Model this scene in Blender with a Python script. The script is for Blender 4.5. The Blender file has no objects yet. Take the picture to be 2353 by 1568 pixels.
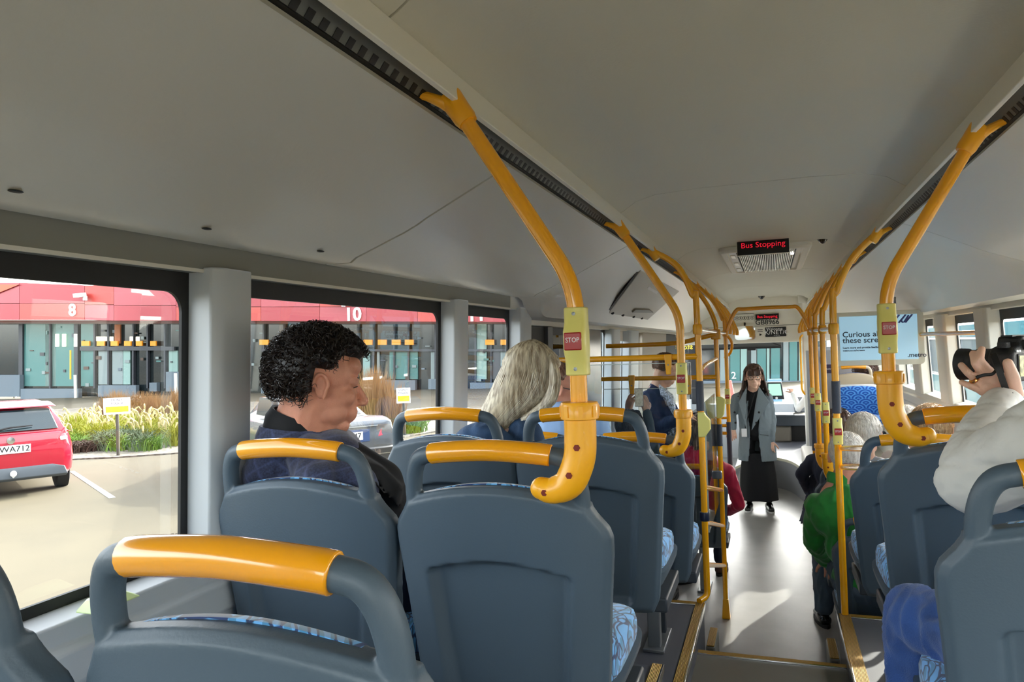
import bpy, bmesh, math, random
from mathutils import Vector, Matrix, noise, Quaternion
random.seed(7)
PI = math.pi
S = bpy.context.scene
COL = S.collection

# ------------------------------------------------------------------ camera
F_PX, W_PX, H_PX = 1680.0, 2353.0, 1568.0
EYE = Vector((0, 0, 1.86))
def _n(v): return v.normalized()
_f = _n(Vector((1772 - 1176.5, 1.0, F_PX)))            # camera coords: right, up, forward
_r = _n(-Vector((-3500 - 1176.5, -181.0, F_PX))); _r = _n(_r - _f * _r.dot(_f))
_u = _r.cross(_f)
if _u.y < 0: _u = -_u
RX, RY, RZ = _r, _f, _u                                # world axes in camera coords
cam_right = Vector((RX.x, RY.x, RZ.x)); cam_up = Vector((RX.y, RY.y, RZ.y)); cam_fwd = Vector((RX.z, RY.z, RZ.z))
cd = bpy.data.cameras.new('camera'); cd.sensor_width = 36; cd.lens = 36 * F_PX / W_PX; cd.clip_start = .02; cd.clip_end = 500
cam = bpy.data.objects.new('camera', cd); COL.objects.link(cam)
M = Matrix.Identity(4)
for i in range(3): M[i][0] = cam_right[i]; M[i][1] = cam_up[i]; M[i][2] = -cam_fwd[i]
cam.matrix_world = Matrix.Translation(EYE) @ M
S.camera = cam
def ray(u, v):
    d = Vector((u - 1176.5, 784 - v, F_PX))
    return Vector((RX.dot(d), RY.dot(d), RZ.dot(d)))
def PY(u, v, y): d = ray(u, v); return EYE + d * (y / d.y)
def PX(u, v, x): d = ray(u, v); return EYE + d * (x / d.x)
def PZ(u, v, z): d = ray(u, v); return EYE + d * ((z - EYE.z) / d.z)

# ------------------------------------------------------------------ light
SUN_EL, SUN_AZ = math.radians(26), math.radians(22.4)    # azimuth from the bus's nose (+y) towards +x
wd = bpy.data.worlds.new('sky'); S.world = wd; wd.use_nodes = True
nt = wd.node_tree; bg = nt.nodes['Background']
sky = nt.nodes.new('ShaderNodeTexSky'); sky.sky_type = 'NISHITA'; sky.sun_disc = False
sky.sun_elevation = SUN_EL; sky.sun_rotation = SUN_AZ; sky.air_density = 1.0; sky.dust_density = 3.5; sky.ozone_density = 1.0
hs = nt.nodes.new('ShaderNodeHueSaturation'); hs.inputs['Saturation'].default_value = .3
nt.links.new(sky.outputs[0], hs.inputs['Color']); nt.links.new(hs.outputs[0], bg.inputs[0]); bg.inputs[1].default_value = 1.0
sd = bpy.data.lights.new('sun', 'SUN'); sd.energy = 5.0; sd.angle = math.radians(.6); sd.color = (1, .95, .86)
sun = bpy.data.objects.new('sun', sd); COL.objects.link(sun)
sdir = Vector((math.sin(SUN_AZ) * math.cos(SUN_EL), math.cos(SUN_AZ) * math.cos(SUN_EL), math.sin(SUN_EL)))
sun.rotation_euler = sdir.to_track_quat('Z', 'Y').to_euler(); sun.location = (3, 8, 9)
S.view_settings.view_transform = 'Standard'; S.view_settings.look = 'None'
S.view_settings.exposure = 0.95; S.view_settings.gamma = 1; S.view_settings.use_curve_mapping = False
S.cycles.max_bounces = 10; S.cycles.diffuse_bounces = 6; S.cycles.glossy_bounces = 4
S.cycles.transmission_bounces = 6; S.cycles.transparent_max_bounces = 16
S.cycles.sample_clamp_indirect = 6; S.cycles.use_denoising = True; S.cycles.caustics_reflective = False; S.cycles.caustics_refractive = False

# ------------------------------------------------------------------ materials
def lin(c):
    if isinstance(c, str):
        c = [int(c[i:i + 2], 16) / 255 for i in (0, 2, 4)]
        return tuple(x / 12.92 if x <= .04045 else ((x + .055) / 1.055) ** 2.4 for x in c)
    return c
MATS = {}
def mat(name, col=None, rough=.5, metal=0, bump=0, bscale=40, var=0, vscale=6, coat=0, spec=.5, emit=None, estr=0, sheen=0, bdist=.01, detail=3):
    if name in MATS: return MATS[name]
    m = bpy.data.materials.new(name); m.use_nodes = True; MATS[name] = m
    t = m.node_tree; b = t.nodes['Principled BSDF']
    c = lin(col)
    b.inputs['Base Color'].default_value = (*c, 1); b.inputs['Roughness'].default_value = rough
    b.inputs['Metallic'].default_value = metal; b.inputs['Coat Weight'].default_value = coat
    b.inputs['Specular IOR Level'].default_value = spec
    if sheen: b.inputs['Sheen Weight'].default_value = sheen
    if emit is not None:
        b.inputs['Emission Color'].default_value = (*lin(emit), 1); b.inputs['Emission Strength'].default_value = estr
    if bump or var:
        tc = t.nodes.new('ShaderNodeTexCoord')
        if var:
            n = t.nodes.new('ShaderNodeTexNoise'); n.inputs['Scale'].default_value = vscale; n.inputs['Detail'].default_value = detail
            t.links.new(tc.outputs['Object'], n.inputs['Vector'])
            r = t.nodes.new('ShaderNodeMapRange'); r.inputs[1].default_value = .3; r.inputs[2].default_value = .7
            r.inputs[3].default_value = 1 - var; r.inputs[4].default_value = 1 + var
            t.links.new(n.outputs[0], r.inputs[0])
            mx = t.nodes.new('ShaderNodeMix'); mx.data_type = 'RGBA'; mx.blend_type = 'MULTIPLY'; mx.inputs[0].default_value = 1
            mx.inputs[6].default_value = (*c, 1); t.links.new(r.outputs[0], mx.inputs[7]); t.links.new(mx.outputs[2], b.inputs['Base Color'])
        if bump:
            n = t.nodes.new('ShaderNodeTexNoise'); n.inputs['Scale'].default_value = bscale; n.inputs['Detail'].default_value = detail
            t.links.new(tc.outputs['Object'], n.inputs['Vector'])
            bp = t.nodes.new('ShaderNodeBump'); bp.inputs['Strength'].default_value = bump; bp.inputs['Distance'].default_value = bdist
            t.links.new(n.outputs[0], bp.inputs['Height']); t.links.new(bp.outputs[0], b.inputs['Normal'])
    return m
def glassmat(name, tint=(1, 1, 1), refl=.5, rough=0):
    """thin pane: mostly clear, reflecting by the viewing angle"""
    m = bpy.data.materials.new(name); m.use_nodes = True; t = m.node_tree; MATS[name] = m
    for n in list(t.nodes): t.nodes.remove(n)
    o = t.nodes.new('ShaderNodeOutputMaterial'); mx = t.nodes.new('ShaderNodeMixShader')
    tr = t.nodes.new('ShaderNodeBsdfTransparent'); tr.inputs[0].default_value = (*tint, 1)
    gl = t.nodes.new('ShaderNodeBsdfGlossy'); gl.inputs['Roughness'].default_value = rough
    fr = t.nodes.new('ShaderNodeFresnel'); fr.inputs[0].default_value = 1.45
    mu = t.nodes.new('ShaderNodeMath'); mu.operation = 'MULTIPLY'; mu.inputs[1].default_value = refl
    t.links.new(fr.outputs[0], mu.inputs[0]); t.links.new(mu.outputs[0], mx.inputs[0])
    t.links.new(tr.outputs[0], mx.inputs[1]); t.links.new(gl.outputs[0], mx.inputs[2]); t.links.new(mx.outputs[0], o.inputs[0])
    return m
def nodes_of(m):
    return m.node_tree, m.node_tree.nodes['Principled BSDF']

M_PANEL = mat('panel_grey', 'd6d3c8', .3, bump=.04, bscale=90)
M_CEIL = mat('ceiling_vinyl', 'd3cfbf', .6, bump=.06, bscale=120)
M_CREAM = mat('cream_panel', 'e6e2d6', .5)
M_PILLAR = mat('pillar_grey', 'c0c4c6', .4)
M_HEAD = mat('header_grey', '86857b', .5)
M_BLACK = mat('black_rubber', '0b0b0c', .55)
M_BLKGLOSS = mat('black_gloss', '08080a', .12)
M_YEL = mat('yellow_paint', 'fbae0c', .25, coat=.6)
M_YELP = mat('yellow_plastic', 'f8ae10', .38, coat=.25)
M_YELG = mat('yellow_grip', 'e89b06', .2, coat=.8)
M_PALEY = mat('pale_yellow_plastic', 'e6dc7c', .35)
M_RED = mat('red_button', 'a8100f', .3, coat=.3)
M_WHITE = mat('white_letter', 'f2f2f2', .5)
M_SEAT = mat('seat_plastic', '46545f', .46, bump=.05, bscale=260, spec=.45)
M_SEATD = mat('seat_dark_plastic', '2b333b', .5)
M_LEG = mat('grey_metal', '8d9296', .35, metal=.7)
M_CHROME = mat('bright_steel', 'd9d9d6', .16, metal=1)
M_SLEEVE = mat('dark_rubber_sleeve', '3a3f4b', .6, bump=.3, bscale=300)
M_GLASS = glassmat('window_glass', (.97, .985, .975), .22)
M_GLASSD = glassmat('tinted_glass', (.25, .27, .28), 1.0)
M_CLEAR = glassmat('clear_screen', (.95, .97, .97), .8)
M_FLOOR = mat('floor_vinyl', '9c9b97', .36, var=.07, vscale=5, bump=.05, bscale=400, detail=6)
M_FLOORD = mat('floor_vinyl_dark', '565860', .45, var=.06, vscale=300)
M_FLOORW = mat('floor_vinyl_warm', '6a675f', .45, var=.05, vscale=300)
# gold ribbed nosing
M_GOLD = mat('gold_nosing', 'b08a2c', .4, metal=.35)
def _ribs(m, axis, scale):
    t, b = nodes_of(m); tc = t.nodes.new('ShaderNodeTexCoord'); sp = t.nodes.new('ShaderNodeSeparateXYZ'); t.links.new(tc.outputs['Object'], sp.inputs[0])
    ma = t.nodes.new('ShaderNodeMath'); ma.operation = 'MULTIPLY'; ma.inputs[1].default_value = scale; t.links.new(sp.outputs[axis], ma.inputs[0])
    si = t.nodes.new('ShaderNodeMath'); si.operation = 'SINE'; t.links.new(ma.outputs[0], si.inputs[0])
    bp = t.nodes.new('ShaderNodeBump'); bp.inputs['Strength'].default_value = .9; bp.inputs['Distance'].default_value = .002
    t.links.new(si.outputs[0], bp.inputs['Height']); t.links.new(bp.outputs[0], b.inputs['Normal'])
    r = t.nodes.new('ShaderNodeMapRange'); r.inputs[1].default_value = -1; r.inputs[3].default_value = .45; r.inputs[4].default_value = 1.05; t.links.new(si.outputs[0], r.inputs[0])
    mx = t.nodes.new('ShaderNodeMix'); mx.data_type = 'RGBA'; mx.blend_type = 'MULTIPLY'; mx.inputs[0].default_value = 1
    mx.inputs[6].default_value = (*lin('c79a35'), 1); t.links.new(r.outputs[0], mx.inputs[7]); t.links.new(mx.outputs[2], b.inputs['Base Color'])
_ribs(M_GOLD, 0, 1300)
M_GOLDX = mat('gold_nosing_cross', 'b08a2c', .4, metal=.35); _ribs(M_GOLDX, 1, 1300)
# blue seat moquette: flowing leaf-like strokes
def moquette():
    m = mat('blue_moquette', '4f93c9', .85, sheen=.4); t, b = nodes_of(m)
    tc = t.nodes.new('ShaderNodeTexCoord'); n = t.nodes.new('ShaderNodeTexNoise'); n.inputs['Scale'].default_value = 9; n.inputs['Detail'].default_value = 0
    t.links.new(tc.outputs['Object'], n.inputs['Vector'])
    vm = t.nodes.new('ShaderNodeVectorMath'); vm.operation = 'MULTIPLY_ADD'; vm.inputs[1].default_value = (.16, .16, .16)
    t.links.new(n.outputs['Color'], vm.inputs[0]); t.links.new(tc.outputs['Object'], vm.inputs[2])
    w = t.nodes.new('ShaderNodeTexVoronoi'); w.feature = 'DISTANCE_TO_EDGE'; w.inputs['Scale'].default_value = 17
    mp = t.nodes.new('ShaderNodeMapping'); mp.inputs['Scale'].default_value = (2.6, .9, 1.4); mp.inputs['Rotation'].default_value = (0, 0, .5)
    t.links.new(vm.outputs[0], mp.inputs[0]); t.links.new(mp.outputs[0], w.inputs['Vector'])
    w2 = t.nodes.new('ShaderNodeTexWave'); w2.inputs['Scale'].default_value = 14; w2.inputs['Distortion'].default_value = 5; w2.inputs['Detail'].default_value = 1
    t.links.new(vm.outputs[0], w2.inputs['Vector'])
    r1 = t.nodes.new('ShaderNodeValToRGB'); r1.color_ramp.elements[0].position = .05; r1.color_ramp.elements[0].color = (*lin('17486f'), 1)
    r1.color_ramp.elements[1].position = .09; r1.color_ramp.elements[1].color = (1, 1, 1, 1); t.links.new(w.outputs['Distance'], r1.inputs[0])
    r2 = t.nodes.new('ShaderNodeValToRGB'); r2.color_ramp.interpolation = 'CONSTANT'; r2.color_ramp.elements[0].color = (*lin('3f86b4'), 1)
    r2.color_ramp.elements[1].position = .45; r2.color_ramp.elements[1].color = (*lin('63a9e2'), 1); t.links.new(w2.outputs[0], r2.inputs[0])
    mx = t.nodes.new('ShaderNodeMix'); mx.data_type = 'RGBA'; mx.blend_type = 'MULTIPLY'; mx.inputs[0].default_value = 1
    t.links.new(r2.outputs[0], mx.inputs[6]); t.links.new(r1.outputs[0], mx.inputs[7]); t.links.new(mx.outputs[2], b.inputs['Base Color'])
    return m
M_MOQ = moquette()

# ------------------------------------------------------------------ mesh helpers
class MB:
    def __init__(s): s.v = []; s.f = []
    def add(s, vs, fs):
        o = len(s.v); s.v += [Vector(p) for p in vs]; s.f += [[i + o for i in f] for f in fs]; return s
    def box(s, a, b, mtx=None):
        x0, y0, z0 = a; x1, y1, z1 = b
        vs = [Vector(p) for p in ((x0, y0, z0), (x1, y0, z0), (x1, y1, z0), (x0, y1, z0), (x0, y0, z1), (x1, y0, z1), (x1, y1, z1), (x0, y1, z1))]
        if mtx: vs = [mtx @ p for p in vs]
        return s.add(vs, [(0, 3, 2, 1), (4, 5, 6, 7), (0, 1, 5, 4), (1, 2, 6, 5), (2, 3, 7, 6), (3, 0, 4, 7)])
    def hexa(s, p):   # eight corners: bottom four, top four
        return s.add(p, [(0, 3, 2, 1), (4, 5, 6, 7), (0, 1, 5, 4), (1, 2, 6, 5), (2, 3, 7, 6), (3, 0, 4, 7)])
    def prism(s, pts, fn, a, b):   # pts 2D, fn(p,q,t)->3D
        n = len(pts); vs = [fn(p[0], p[1], a) for p in pts] + [fn(p[0], p[1], b) for p in pts]
        fs = [list(range(n))[::-1], list(range(n, 2 * n))] + [(i, (i + 1) % n, n + (i + 1) % n, n + i) for i in range(n)]
        return s.add(vs, fs)
    def tube(s, path, r, n=14, flat=1.0, up=None, cap=True):
        path = [Vector(p) for p in path]; k = len(path)
        rs = r if isinstance(r, (list, tuple)) else [r] * k
        rings = []; prev = None
        for i, p in enumerate(path):
            d = (path[min(i + 1, k - 1)] - path[max(i - 1, 0)]).normalized()
            if prev is None:
                a = Vector(up) if up else (Vector((0, 0, 1)) if abs(d.z) < .9 else Vector((1, 0, 0)))
                e1 = (a - d * a.dot(d)).normalized()
            else:
                e1 = prev - d * prev.dot(d)
                e1 = e1.normalized() if e1.length > 1e-6 else d.orthogonal().normalized()
            prev = e1; e2 = d.cross(e1)
            rings.append([p + e1 * (rs[i] * math.cos(t)) + e2 * (rs[i] * flat * math.sin(t)) for t in [2 * PI * j / n for j in range(n)]])
        return s.loft(rings, cap)
    def loft(s, rings, cap=True, closed=True):
        n = len(rings[0]); vs = [p for r in rings for p in r]; fs = []
        m = n if closed else n - 1
        for i in range(len(rings) - 1):
            for j in range(m): fs.append((i * n + j, i * n + (j + 1) % n, (i + 1) * n + (j + 1) % n, (i + 1) * n + j))
        if cap and closed: fs += [list(range(n))[::-1], list(range((len(rings) - 1) * n, len(rings) * n))]
        return s.add(vs, fs)
    def lathe(s, prof, c=(0, 0, 0), axis=(0, 0, 1), n=20):
        q = Vector((0, 0, 1)).rotation_difference(Vector(axis)); c = Vector(c)
        return s.loft([[c + q @ Vector((r * math.cos(2 * PI * j / n), r * math.sin(2 * PI * j / n), z)) for j in range(n)] for r, z in prof])
    def ell(s, c, r, rot=None, n=14, m=10):
        c = Vector(c); R = rot or Matrix.Identity(3); vs = []; fs = []
        if isinstance(r, (int, float)): r = (r, r, r)
        for i in range(1, m):
            th = PI * i / m
            for j in range(n):
                ph = 2 * PI * j / n
                vs.append(c + R @ Vector((r[0] * math.sin(th) * math.cos(ph), r[1] * math.sin(th) * math.sin(ph), r[2] * math.cos(th))))
        t, bt = len(vs), len(vs) + 1; vs += [c + R @ Vector((0, 0, r[2])), c - R @ Vector((0, 0, r[2]))]
        for i in range(m - 2):
            for j in range(n): fs.append((i * n + j, (i + 1) * n + j, (i + 1) * n + (j + 1) % n, i * n + (j + 1) % n))
        for j in range(n): fs.append((t, j, (j + 1) % n)); fs.append((bt, (m - 2) * n + (j + 1) % n, (m - 2) * n + j))
        return s.add(vs, fs)
    def cap(s, a, b, ra, rb=None, n=16, flat=1.0, up=None):      # tapered capsule
        rb = ra if rb is None else rb; a = Vector(a); b = Vector(b); d = b - a; L = max(d.length, 1e-5); d = d / L
        P = []; R_ = []
        for t in (-80, -60, -40, -20, 0):
            P.append(a + d * (ra * math.sin(math.radians(t)))); R_.append(ra * math.cos(math.radians(t)))
        for t in (0, 20, 40, 60, 80):
            P.append(b + d * (rb * math.sin(math.radians(t)) + (1e-4 if t == 0 else 0))); R_.append(rb * math.cos(math.radians(t)))
        a0 = Vector(up) if up else (Vector((0, 0, 1)) if abs(d.z) < .9 else Vector((1, 0, 0)))
        e1 = (a0 - d * a0.dot(d)).normalized(); e2 = d.cross(e1)
        return s.loft([[p + e1 * (r * math.cos(2 * PI * j / n)) + e2 * (r * flat * math.sin(2 * PI * j / n)) for j in range(n)] for p, r in zip(P, R_)])
    def build(s, name, m, parent=None, smooth=35, bevel=0, seg=2):
        me = bpy.data.meshes.new(name); me.from_pydata([tuple(p) for p in s.v], [], s.f)
        bm = bmesh.new(); bm.from_mesh(me); bmesh.ops.recalc_face_normals(bm, faces=bm.faces); bm.to_mesh(me); bm.free()
        me.materials.append(m)
        if smooth:
            me.shade_smooth(); me.set_sharp_from_angle(angle=math.radians(smooth))
        o = bpy.data.objects.new(name, me); COL.objects.link(o)
        if bevel:
            b = o.modifiers.new('bevel', 'BEVEL'); b.width = bevel; b.segments = seg; b.limit_method = 'ANGLE'; b.angle_limit = math.radians(40); b.harden_normals = False
        if parent: o.parent = parent
        return o
def remesh(mb, voxel, it=4, disp=None):
    me = bpy.data.meshes.new('tmp'); me.from_pydata([tuple(p) for p in mb.v], [], mb.f)
    bm = bmesh.new(); bm.from_mesh(me); bmesh.ops.recalc_face_normals(bm, faces=bm.faces); bm.to_mesh(me); bm.free()
    o = bpy.data.objects.new('tmp', me); COL.objects.link(o)
    r = o.modifiers.new('r', 'REMESH'); r.mode = 'VOXEL'; r.voxel_size = voxel
    if it: s = o.modifiers.new('s', 'SMOOTH'); s.iterations = it; s.factor = .6
    dg = bpy.context.evaluated_depsgraph_get(); m2 = bpy.data.meshes.new_from_object(o.evaluated_get(dg))
    V = [v.co.copy() for v in m2.vertices]; N = [v.normal.copy() for v in m2.vertices]; Fc = [tuple(p.vertices) for p in m2.polygons]
    bpy.data.objects.remove(o); bpy.data.meshes.remove(me); bpy.data.meshes.remove(m2)
    if disp: V = [v + n * disp(v) for v, n in zip(V, N)]
    out = MB(); out.v = V; out.f = Fc; return out
def bez(pts, n=8):
    """Catmull-Rom through points"""
    P = [Vector(p) for p in pts]; out = []
    for i in range(len(P) - 1):
        p0, p1, p2, p3 = P[max(i - 1, 0)], P[i], P[i + 1], P[min(i + 2, len(P) - 1)]
        for k in range(n):
            t = k / n; out.append(.5 * ((2 * p1) + (p2 - p0) * t + (2 * p0 - 5 * p1 + 4 * p2 - p3) * t * t + (3 * p1 - p0 - 3 * p2 + p3) * t ** 3))
    out.append(P[-1]); return out
def fillet(pts, r, n=6):
    """round the corners of a polyline"""
    P = [Vector(p) for p in pts]; out = [P[0]]
    for i in range(1, len(P) - 1):
        a = (P[i - 1] - P[i]); b = (P[i + 1] - P[i]); rr = min(r, a.length * .49, b.length * .49)
        a = P[i] + a.normalized() * rr; b = P[i] + b.normalized() * rr
        for k in range(n + 1):
            t = k / n; out.append(a * (1 - t) ** 2 + P[i] * 2 * t * (1 - t) + b * t * t)
    out.append(P[-1]); return out
def tag(o, label=None, cat=None, group=None, kind=None):
    if label: o['label'] = label
    if cat: o['category'] = cat
    if group: o['group'] = group
    if kind: o['kind'] = kind
    return o
def thing(name, label, cat, loc=(0, 0, 0), rz=0, group=None):
    o = bpy.data.objects.new(name, None); COL.objects.link(o); o.location = loc; o.rotation_euler = (0, 0, rz); o.empty_display_size = .05
    return tag(o, label, cat, group)
def struct(name, mb, m, **k):
    return tag(mb.build(name, m, **k), kind='structure')
def kids(o): return [c for c in bpy.data.objects if c.parent == o]
def copy_tree(o, parent=None):
    c = o.copy(); COL.objects.link(c)
    if parent: c.parent = parent
    for ch in kids(o): copy_tree(ch, c)
    return c
def adopt(o, t):
    """parent a part built in world coordinates to a thing placed elsewhere"""
    o.parent = t; o.matrix_parent_inverse = (Matrix.Translation(t.location) @ t.rotation_euler.to_matrix().to_4x4()).inverted(); return o
def text(name, s, m, parent, origin, right, up, size, ext=.0008, align='CENTER', bold=0, sx=1.0):
    """lettering as a mesh; right / up are world vectors of the writing plane"""
    cu = bpy.data.curves.new(name, 'FONT'); cu.body = s; cu.size = size; cu.extrude = ext; cu.align_x = align; cu.align_y = 'CENTER'; cu.offset = bold; cu.resolution_u = 3
    t = bpy.data.objects.new(name + '_t', cu); COL.objects.link(t)
    me = bpy.data.meshes.new_from_object(t.evaluated_get(bpy.context.evaluated_depsgraph_get())); bpy.data.objects.remove(t)
    r = Vector(right).normalized(); u = Vector(up).normalized(); n = r.cross(u)
    Q = Matrix((r * sx, u, n)).transposed().to_4x4(); Q.translation = Vector(origin)
    me.transform(Q); me.materials.clear(); me.materials.append(m); me.name = name
    o = bpy.data.objects.new(name, me); COL.objects.link(o)
    if parent: adopt(o, parent)
    return o

# ------------------------------------------------------------------ bus shell
YB, YF = -1.3, 12.4            # behind the camera, windscreen
XC = -.04                      # centre line of the bus
def lx(d): return XC - d       # a distance from the centre line to the left / right
def rx(d): return XC + d
Z = 1.86
FL, PL, PU, AI = 0.0, .56, .73, .46     # low floor, lower and upper seat platforms, rear aisle
def ext(pts, y0, y1):          # closed profile (x, z) swept along the bus
    return MB().prism(pts, lambda x, z, t: Vector((x, t, z)), y0, y1)
def thick(pts, d):             # open profile -> closed, offset outwards (d>0 : to the left of travel)
    P = [Vector((*p, 0)) for p in pts]; off = []
    for i, p in enumerate(P):
        t = (P[min(i + 1, len(P) - 1)] - P[max(i - 1, 0)]).normalized(); off.append(p + Vector((-t.y, t.x, 0)) * d)
    return [(p.x, p.y) for p in P] + [(p.x, p.y) for p in off[::-1]]
# floors
fl = MB().box((-1.3, 3.38, -.06), (1.22, YF, 0)); struct('floor', fl, M_FLOOR)
for s, n in ((-1, 'left'), (1, 'right')):
    a, b = (-1.3, -.364) if s < 0 else (.252, 1.22)
    st = MB().box((a, YB, .02), (b, 3.76, PL)); struct('floor', st, M_FLOORD, bevel=.012)
    a, b = (-1.3, -.40) if s < 0 else (.29, 1.22)
    st = MB().box((a, YB, PL), (b, 2.60, PU)); struct('floor', st, M_FLOORD, bevel=.01)
struct('floor', MB().box((-.364, YB, .02), (.252, 3.42, AI)), M_FLOORW)
struct('floor', MB().box((-.364, 3.42, .01), (.252, 3.68, .23)), M_FLOORW)
# gold nosings: (each a strip with a bright edge)
def nosing(x0, y0, x1, y1, z, edge, m=M_GOLD, h=.006, lab=None):
    t = thing('step_nosing', lab, 'step edge strip', (0, 0, 0))
    MB().box((x0, y0, z), (x1, y1, z + h)).build('ribbed_strip', m, t, bevel=.002)
    e = MB()
    if edge == 'r': e.box((x1 - .001, y0, z - .022), (x1 + .007, y1, z + h))
    if edge == 'l': e.box((x0 - .007, y0, z - .022), (x0 + .001, y1, z + h))
    if edge == 'n': e.box((x0, y0 - .008, z - .001), (x1, y0 + .002, z + h))
    e.build('bright_edge', M_CHROME, t, bevel=.002)
    return t
nosing(-.402, 2.62, -.364, 3.76, PL, 'r', lab='gold ribbed step strip along the left seat platform beside the aisle')
nosing(-.438, -.6, -.402, 2.60, PU, 'r', lab='gold ribbed strip on the nearest raised left platform, cut by the bottom edge')
nosing(.252, 2.62, .302, 3.76, PL, 'l', lab='gold ribbed step strip along the right seat platform beside the jeans')
nosing(.302, -.6, .345, 2.60, PU, 'l', lab='gold ribbed strip on the raised right platform under the jeans')
nosing(-1.0, 3.725, -.402, 3.76, PL, 'n', M_GOLDX, lab='gold strip across the front end of the left platform')
nosing(.302, 3.725, 1.0, 3.76, PL, 'n', M_GOLDX, lab='gold strip across the front end of the right platform')
nosing(-.364, 3.385, .252, 3.42, AI, 'n', M_GOLDX, lab='gold ribbed nosing across the aisle at the top of the step')
for a, b, side in ((-.364, -.318, 'left'), (.205, .252, 'right')):
    t = thing('side_step', 'small grey side step with gold top beside the %s platform' % side, 'step')
    MB().box((a, 3.76, 0), (b, 4.02, .345)).build('step_block', M_HEAD, t, bevel=.01)
    MB().box((a + .004, 3.765, .345), (b - .004, 4.01, .35)).build('gold_tread', M_GOLD, t, bevel=.002)
# ceiling: centre panel with coves, z 2.40 at the edges
zc = 2.40
prof = [(lx(.532), zc), (lx(.51), zc + .012), (lx(.46), zc + .045), (lx(.38), zc + .066), (lx(.2), zc + .074), (rx(.2), zc + .074), (rx(.38), zc + .066), (rx(.46), zc + .045), (rx(.51), zc + .012), (rx(.532), zc)]
joints = [YB, 1.05, 2.98, 4.86, 6.75, 8.6, 11.05]
for i in range(len(joints) - 1):
    struct('ceiling', ext(thick(prof, .02), joints[i] + .003, joints[i + 1] - .003), M_CEIL, smooth=50)
struct('ceiling', MB().box((-1.3, YB, 2.56), (1.22, YF, 2.62)), M_BLACK)
struct('ceiling', ext(thick([(lx(.5), zc + .055), (rx(.5), zc + .055)], .01), YB, 11), M_BLACK) if False else None
# side ceiling: pale strip, dark slot, perforated track, sloping panel, lip
def pan_prof(s, k):                # k 0 = rear section, 1 = front section
    X = (lambda d: XC + s * d)
    A = [(.578, zc - .062), (.70, 2.281), (.815, 2.226), (.842, 2.211), (.88, 2.194), (1.03, 2.138), (1.045, 2.126), (1.125, 2.127)]
    B = [(.578, zc - .062), (.69, zc - .105), (.82, zc - .165), (.90, zc - .21), (1.00, zc - .28), (1.07, 2.052), (1.078, 2.036), (1.155, 2.025)]
    return [(X(a[0] + (b[0] - a[0]) * k), a[1] + (b[1] - a[1]) * k) for a, b in zip(A, B)]
def side(s, secs):
    X = (lambda d: XC + s * d); nm = 'left' if s < 0 else 'right'
    q = lambda pts, d: thick(pts, d * (-s))
    struct('trim_1', ext(q([(X(.532), zc), (X(.518), zc - .062)], .012), YB, 11.0), M_CREAM, bevel=.002)
    struct('trim_2', ext(q([(X(.53), zc + .02), (X(.56), zc + .03), (X(.60), zc - .01)], -.01), YB, 11.0), M_BLACK)
    for st in secs:                # each panel: list of (y, k) stations
        rings = [[Vector((x, y, z)) for x, z in q(pan_prof(s, k), .012)] for y, k in st]
        struct('wall_' + nm, MB().loft(rings), M_PANEL, smooth=40)
        rings = [[Vector((x, y, z)) for x, z in q([(p[0], p[1] + .016) for p in pan_prof(s, k)], .012)] for y, k in ((st[0][0] - .01, st[0][1]),) + tuple(st) + ((st[-1][0] + .01, st[-1][1]),)]
        struct('wall_' + nm, MB().loft(rings), M_BLACK)
MORPH = [(3.403, 0), (3.47, .12), (3.55, .55), (3.63, .9), (3.70, 1)]
side(-1, [[(YB, 0), (1.745, 0)], [(1.756, 0), (3.395, 0)], MORPH + [(11.0, 1)]])
side(1, [[(YB, 0), (1.745, 0)], [(1.756, 0), (3.395, 0)], MORPH + [(11.0, 1)]])
# perforated track strips
for s, lab in ((-1, 'left'), (1, 'right')):
    X = (lambda d: XC + s * d)
    t = thing('perforated_rail', 'long perforated black rail recessed in the ceiling slot on the %s side' % lab, 'ceiling rail')
    a = Vector((X(.580), 0, zc - .060)); b = Vector((X(.548), 0, zc - .018)); n = (b - a).normalized(); w = Vector((-n.z, 0, n.x)) * s
    if w.z > 0: w = -w
    MB().hexa([a + Vector((0, YB, 0)), b + Vector((0, YB, 0)), b + Vector((0, 11, 0)), a + Vector((0, 11, 0)), a - w * .004 + Vector((0, YB, 0)), b - w * .004 + Vector((0, YB, 0)), b - w * .004 + Vector((0, 11, 0)), a - w * .004 + Vector((0, 11, 0))]).build('rail_strip', mat('rail_metal', '6f716c', .5, metal=.3), t)
    h = MB(); c0 = a + (b - a) * .32
    y = -.3
    while y < 9.5:
        hh = n * .0085; p = c0 + w * .0004
        h.hexa([p - hh + Vector((0, y, 0)), p + hh + Vector((0, y, 0)), p + hh + Vector((0, y + .017, 0)), p - hh + Vector((0, y + .017, 0)), p - hh + w * .0008 + Vector((0, y, 0)), p + hh + w * .0008 + Vector((0, y, 0)), p + hh + w * .0008 + Vector((0, y + .017, 0)), p - hh + w * .0008 + Vector((0, y + .017, 0))])
        y += .036
    h.build('perforations', M_BLACK, t, smooth=0)
    MB().box((X(.584) - .004, YB, zc - .068), (X(.584) + .004, 3.4, zc - .06)).build('rail_edge', M_CREAM, t)
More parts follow.
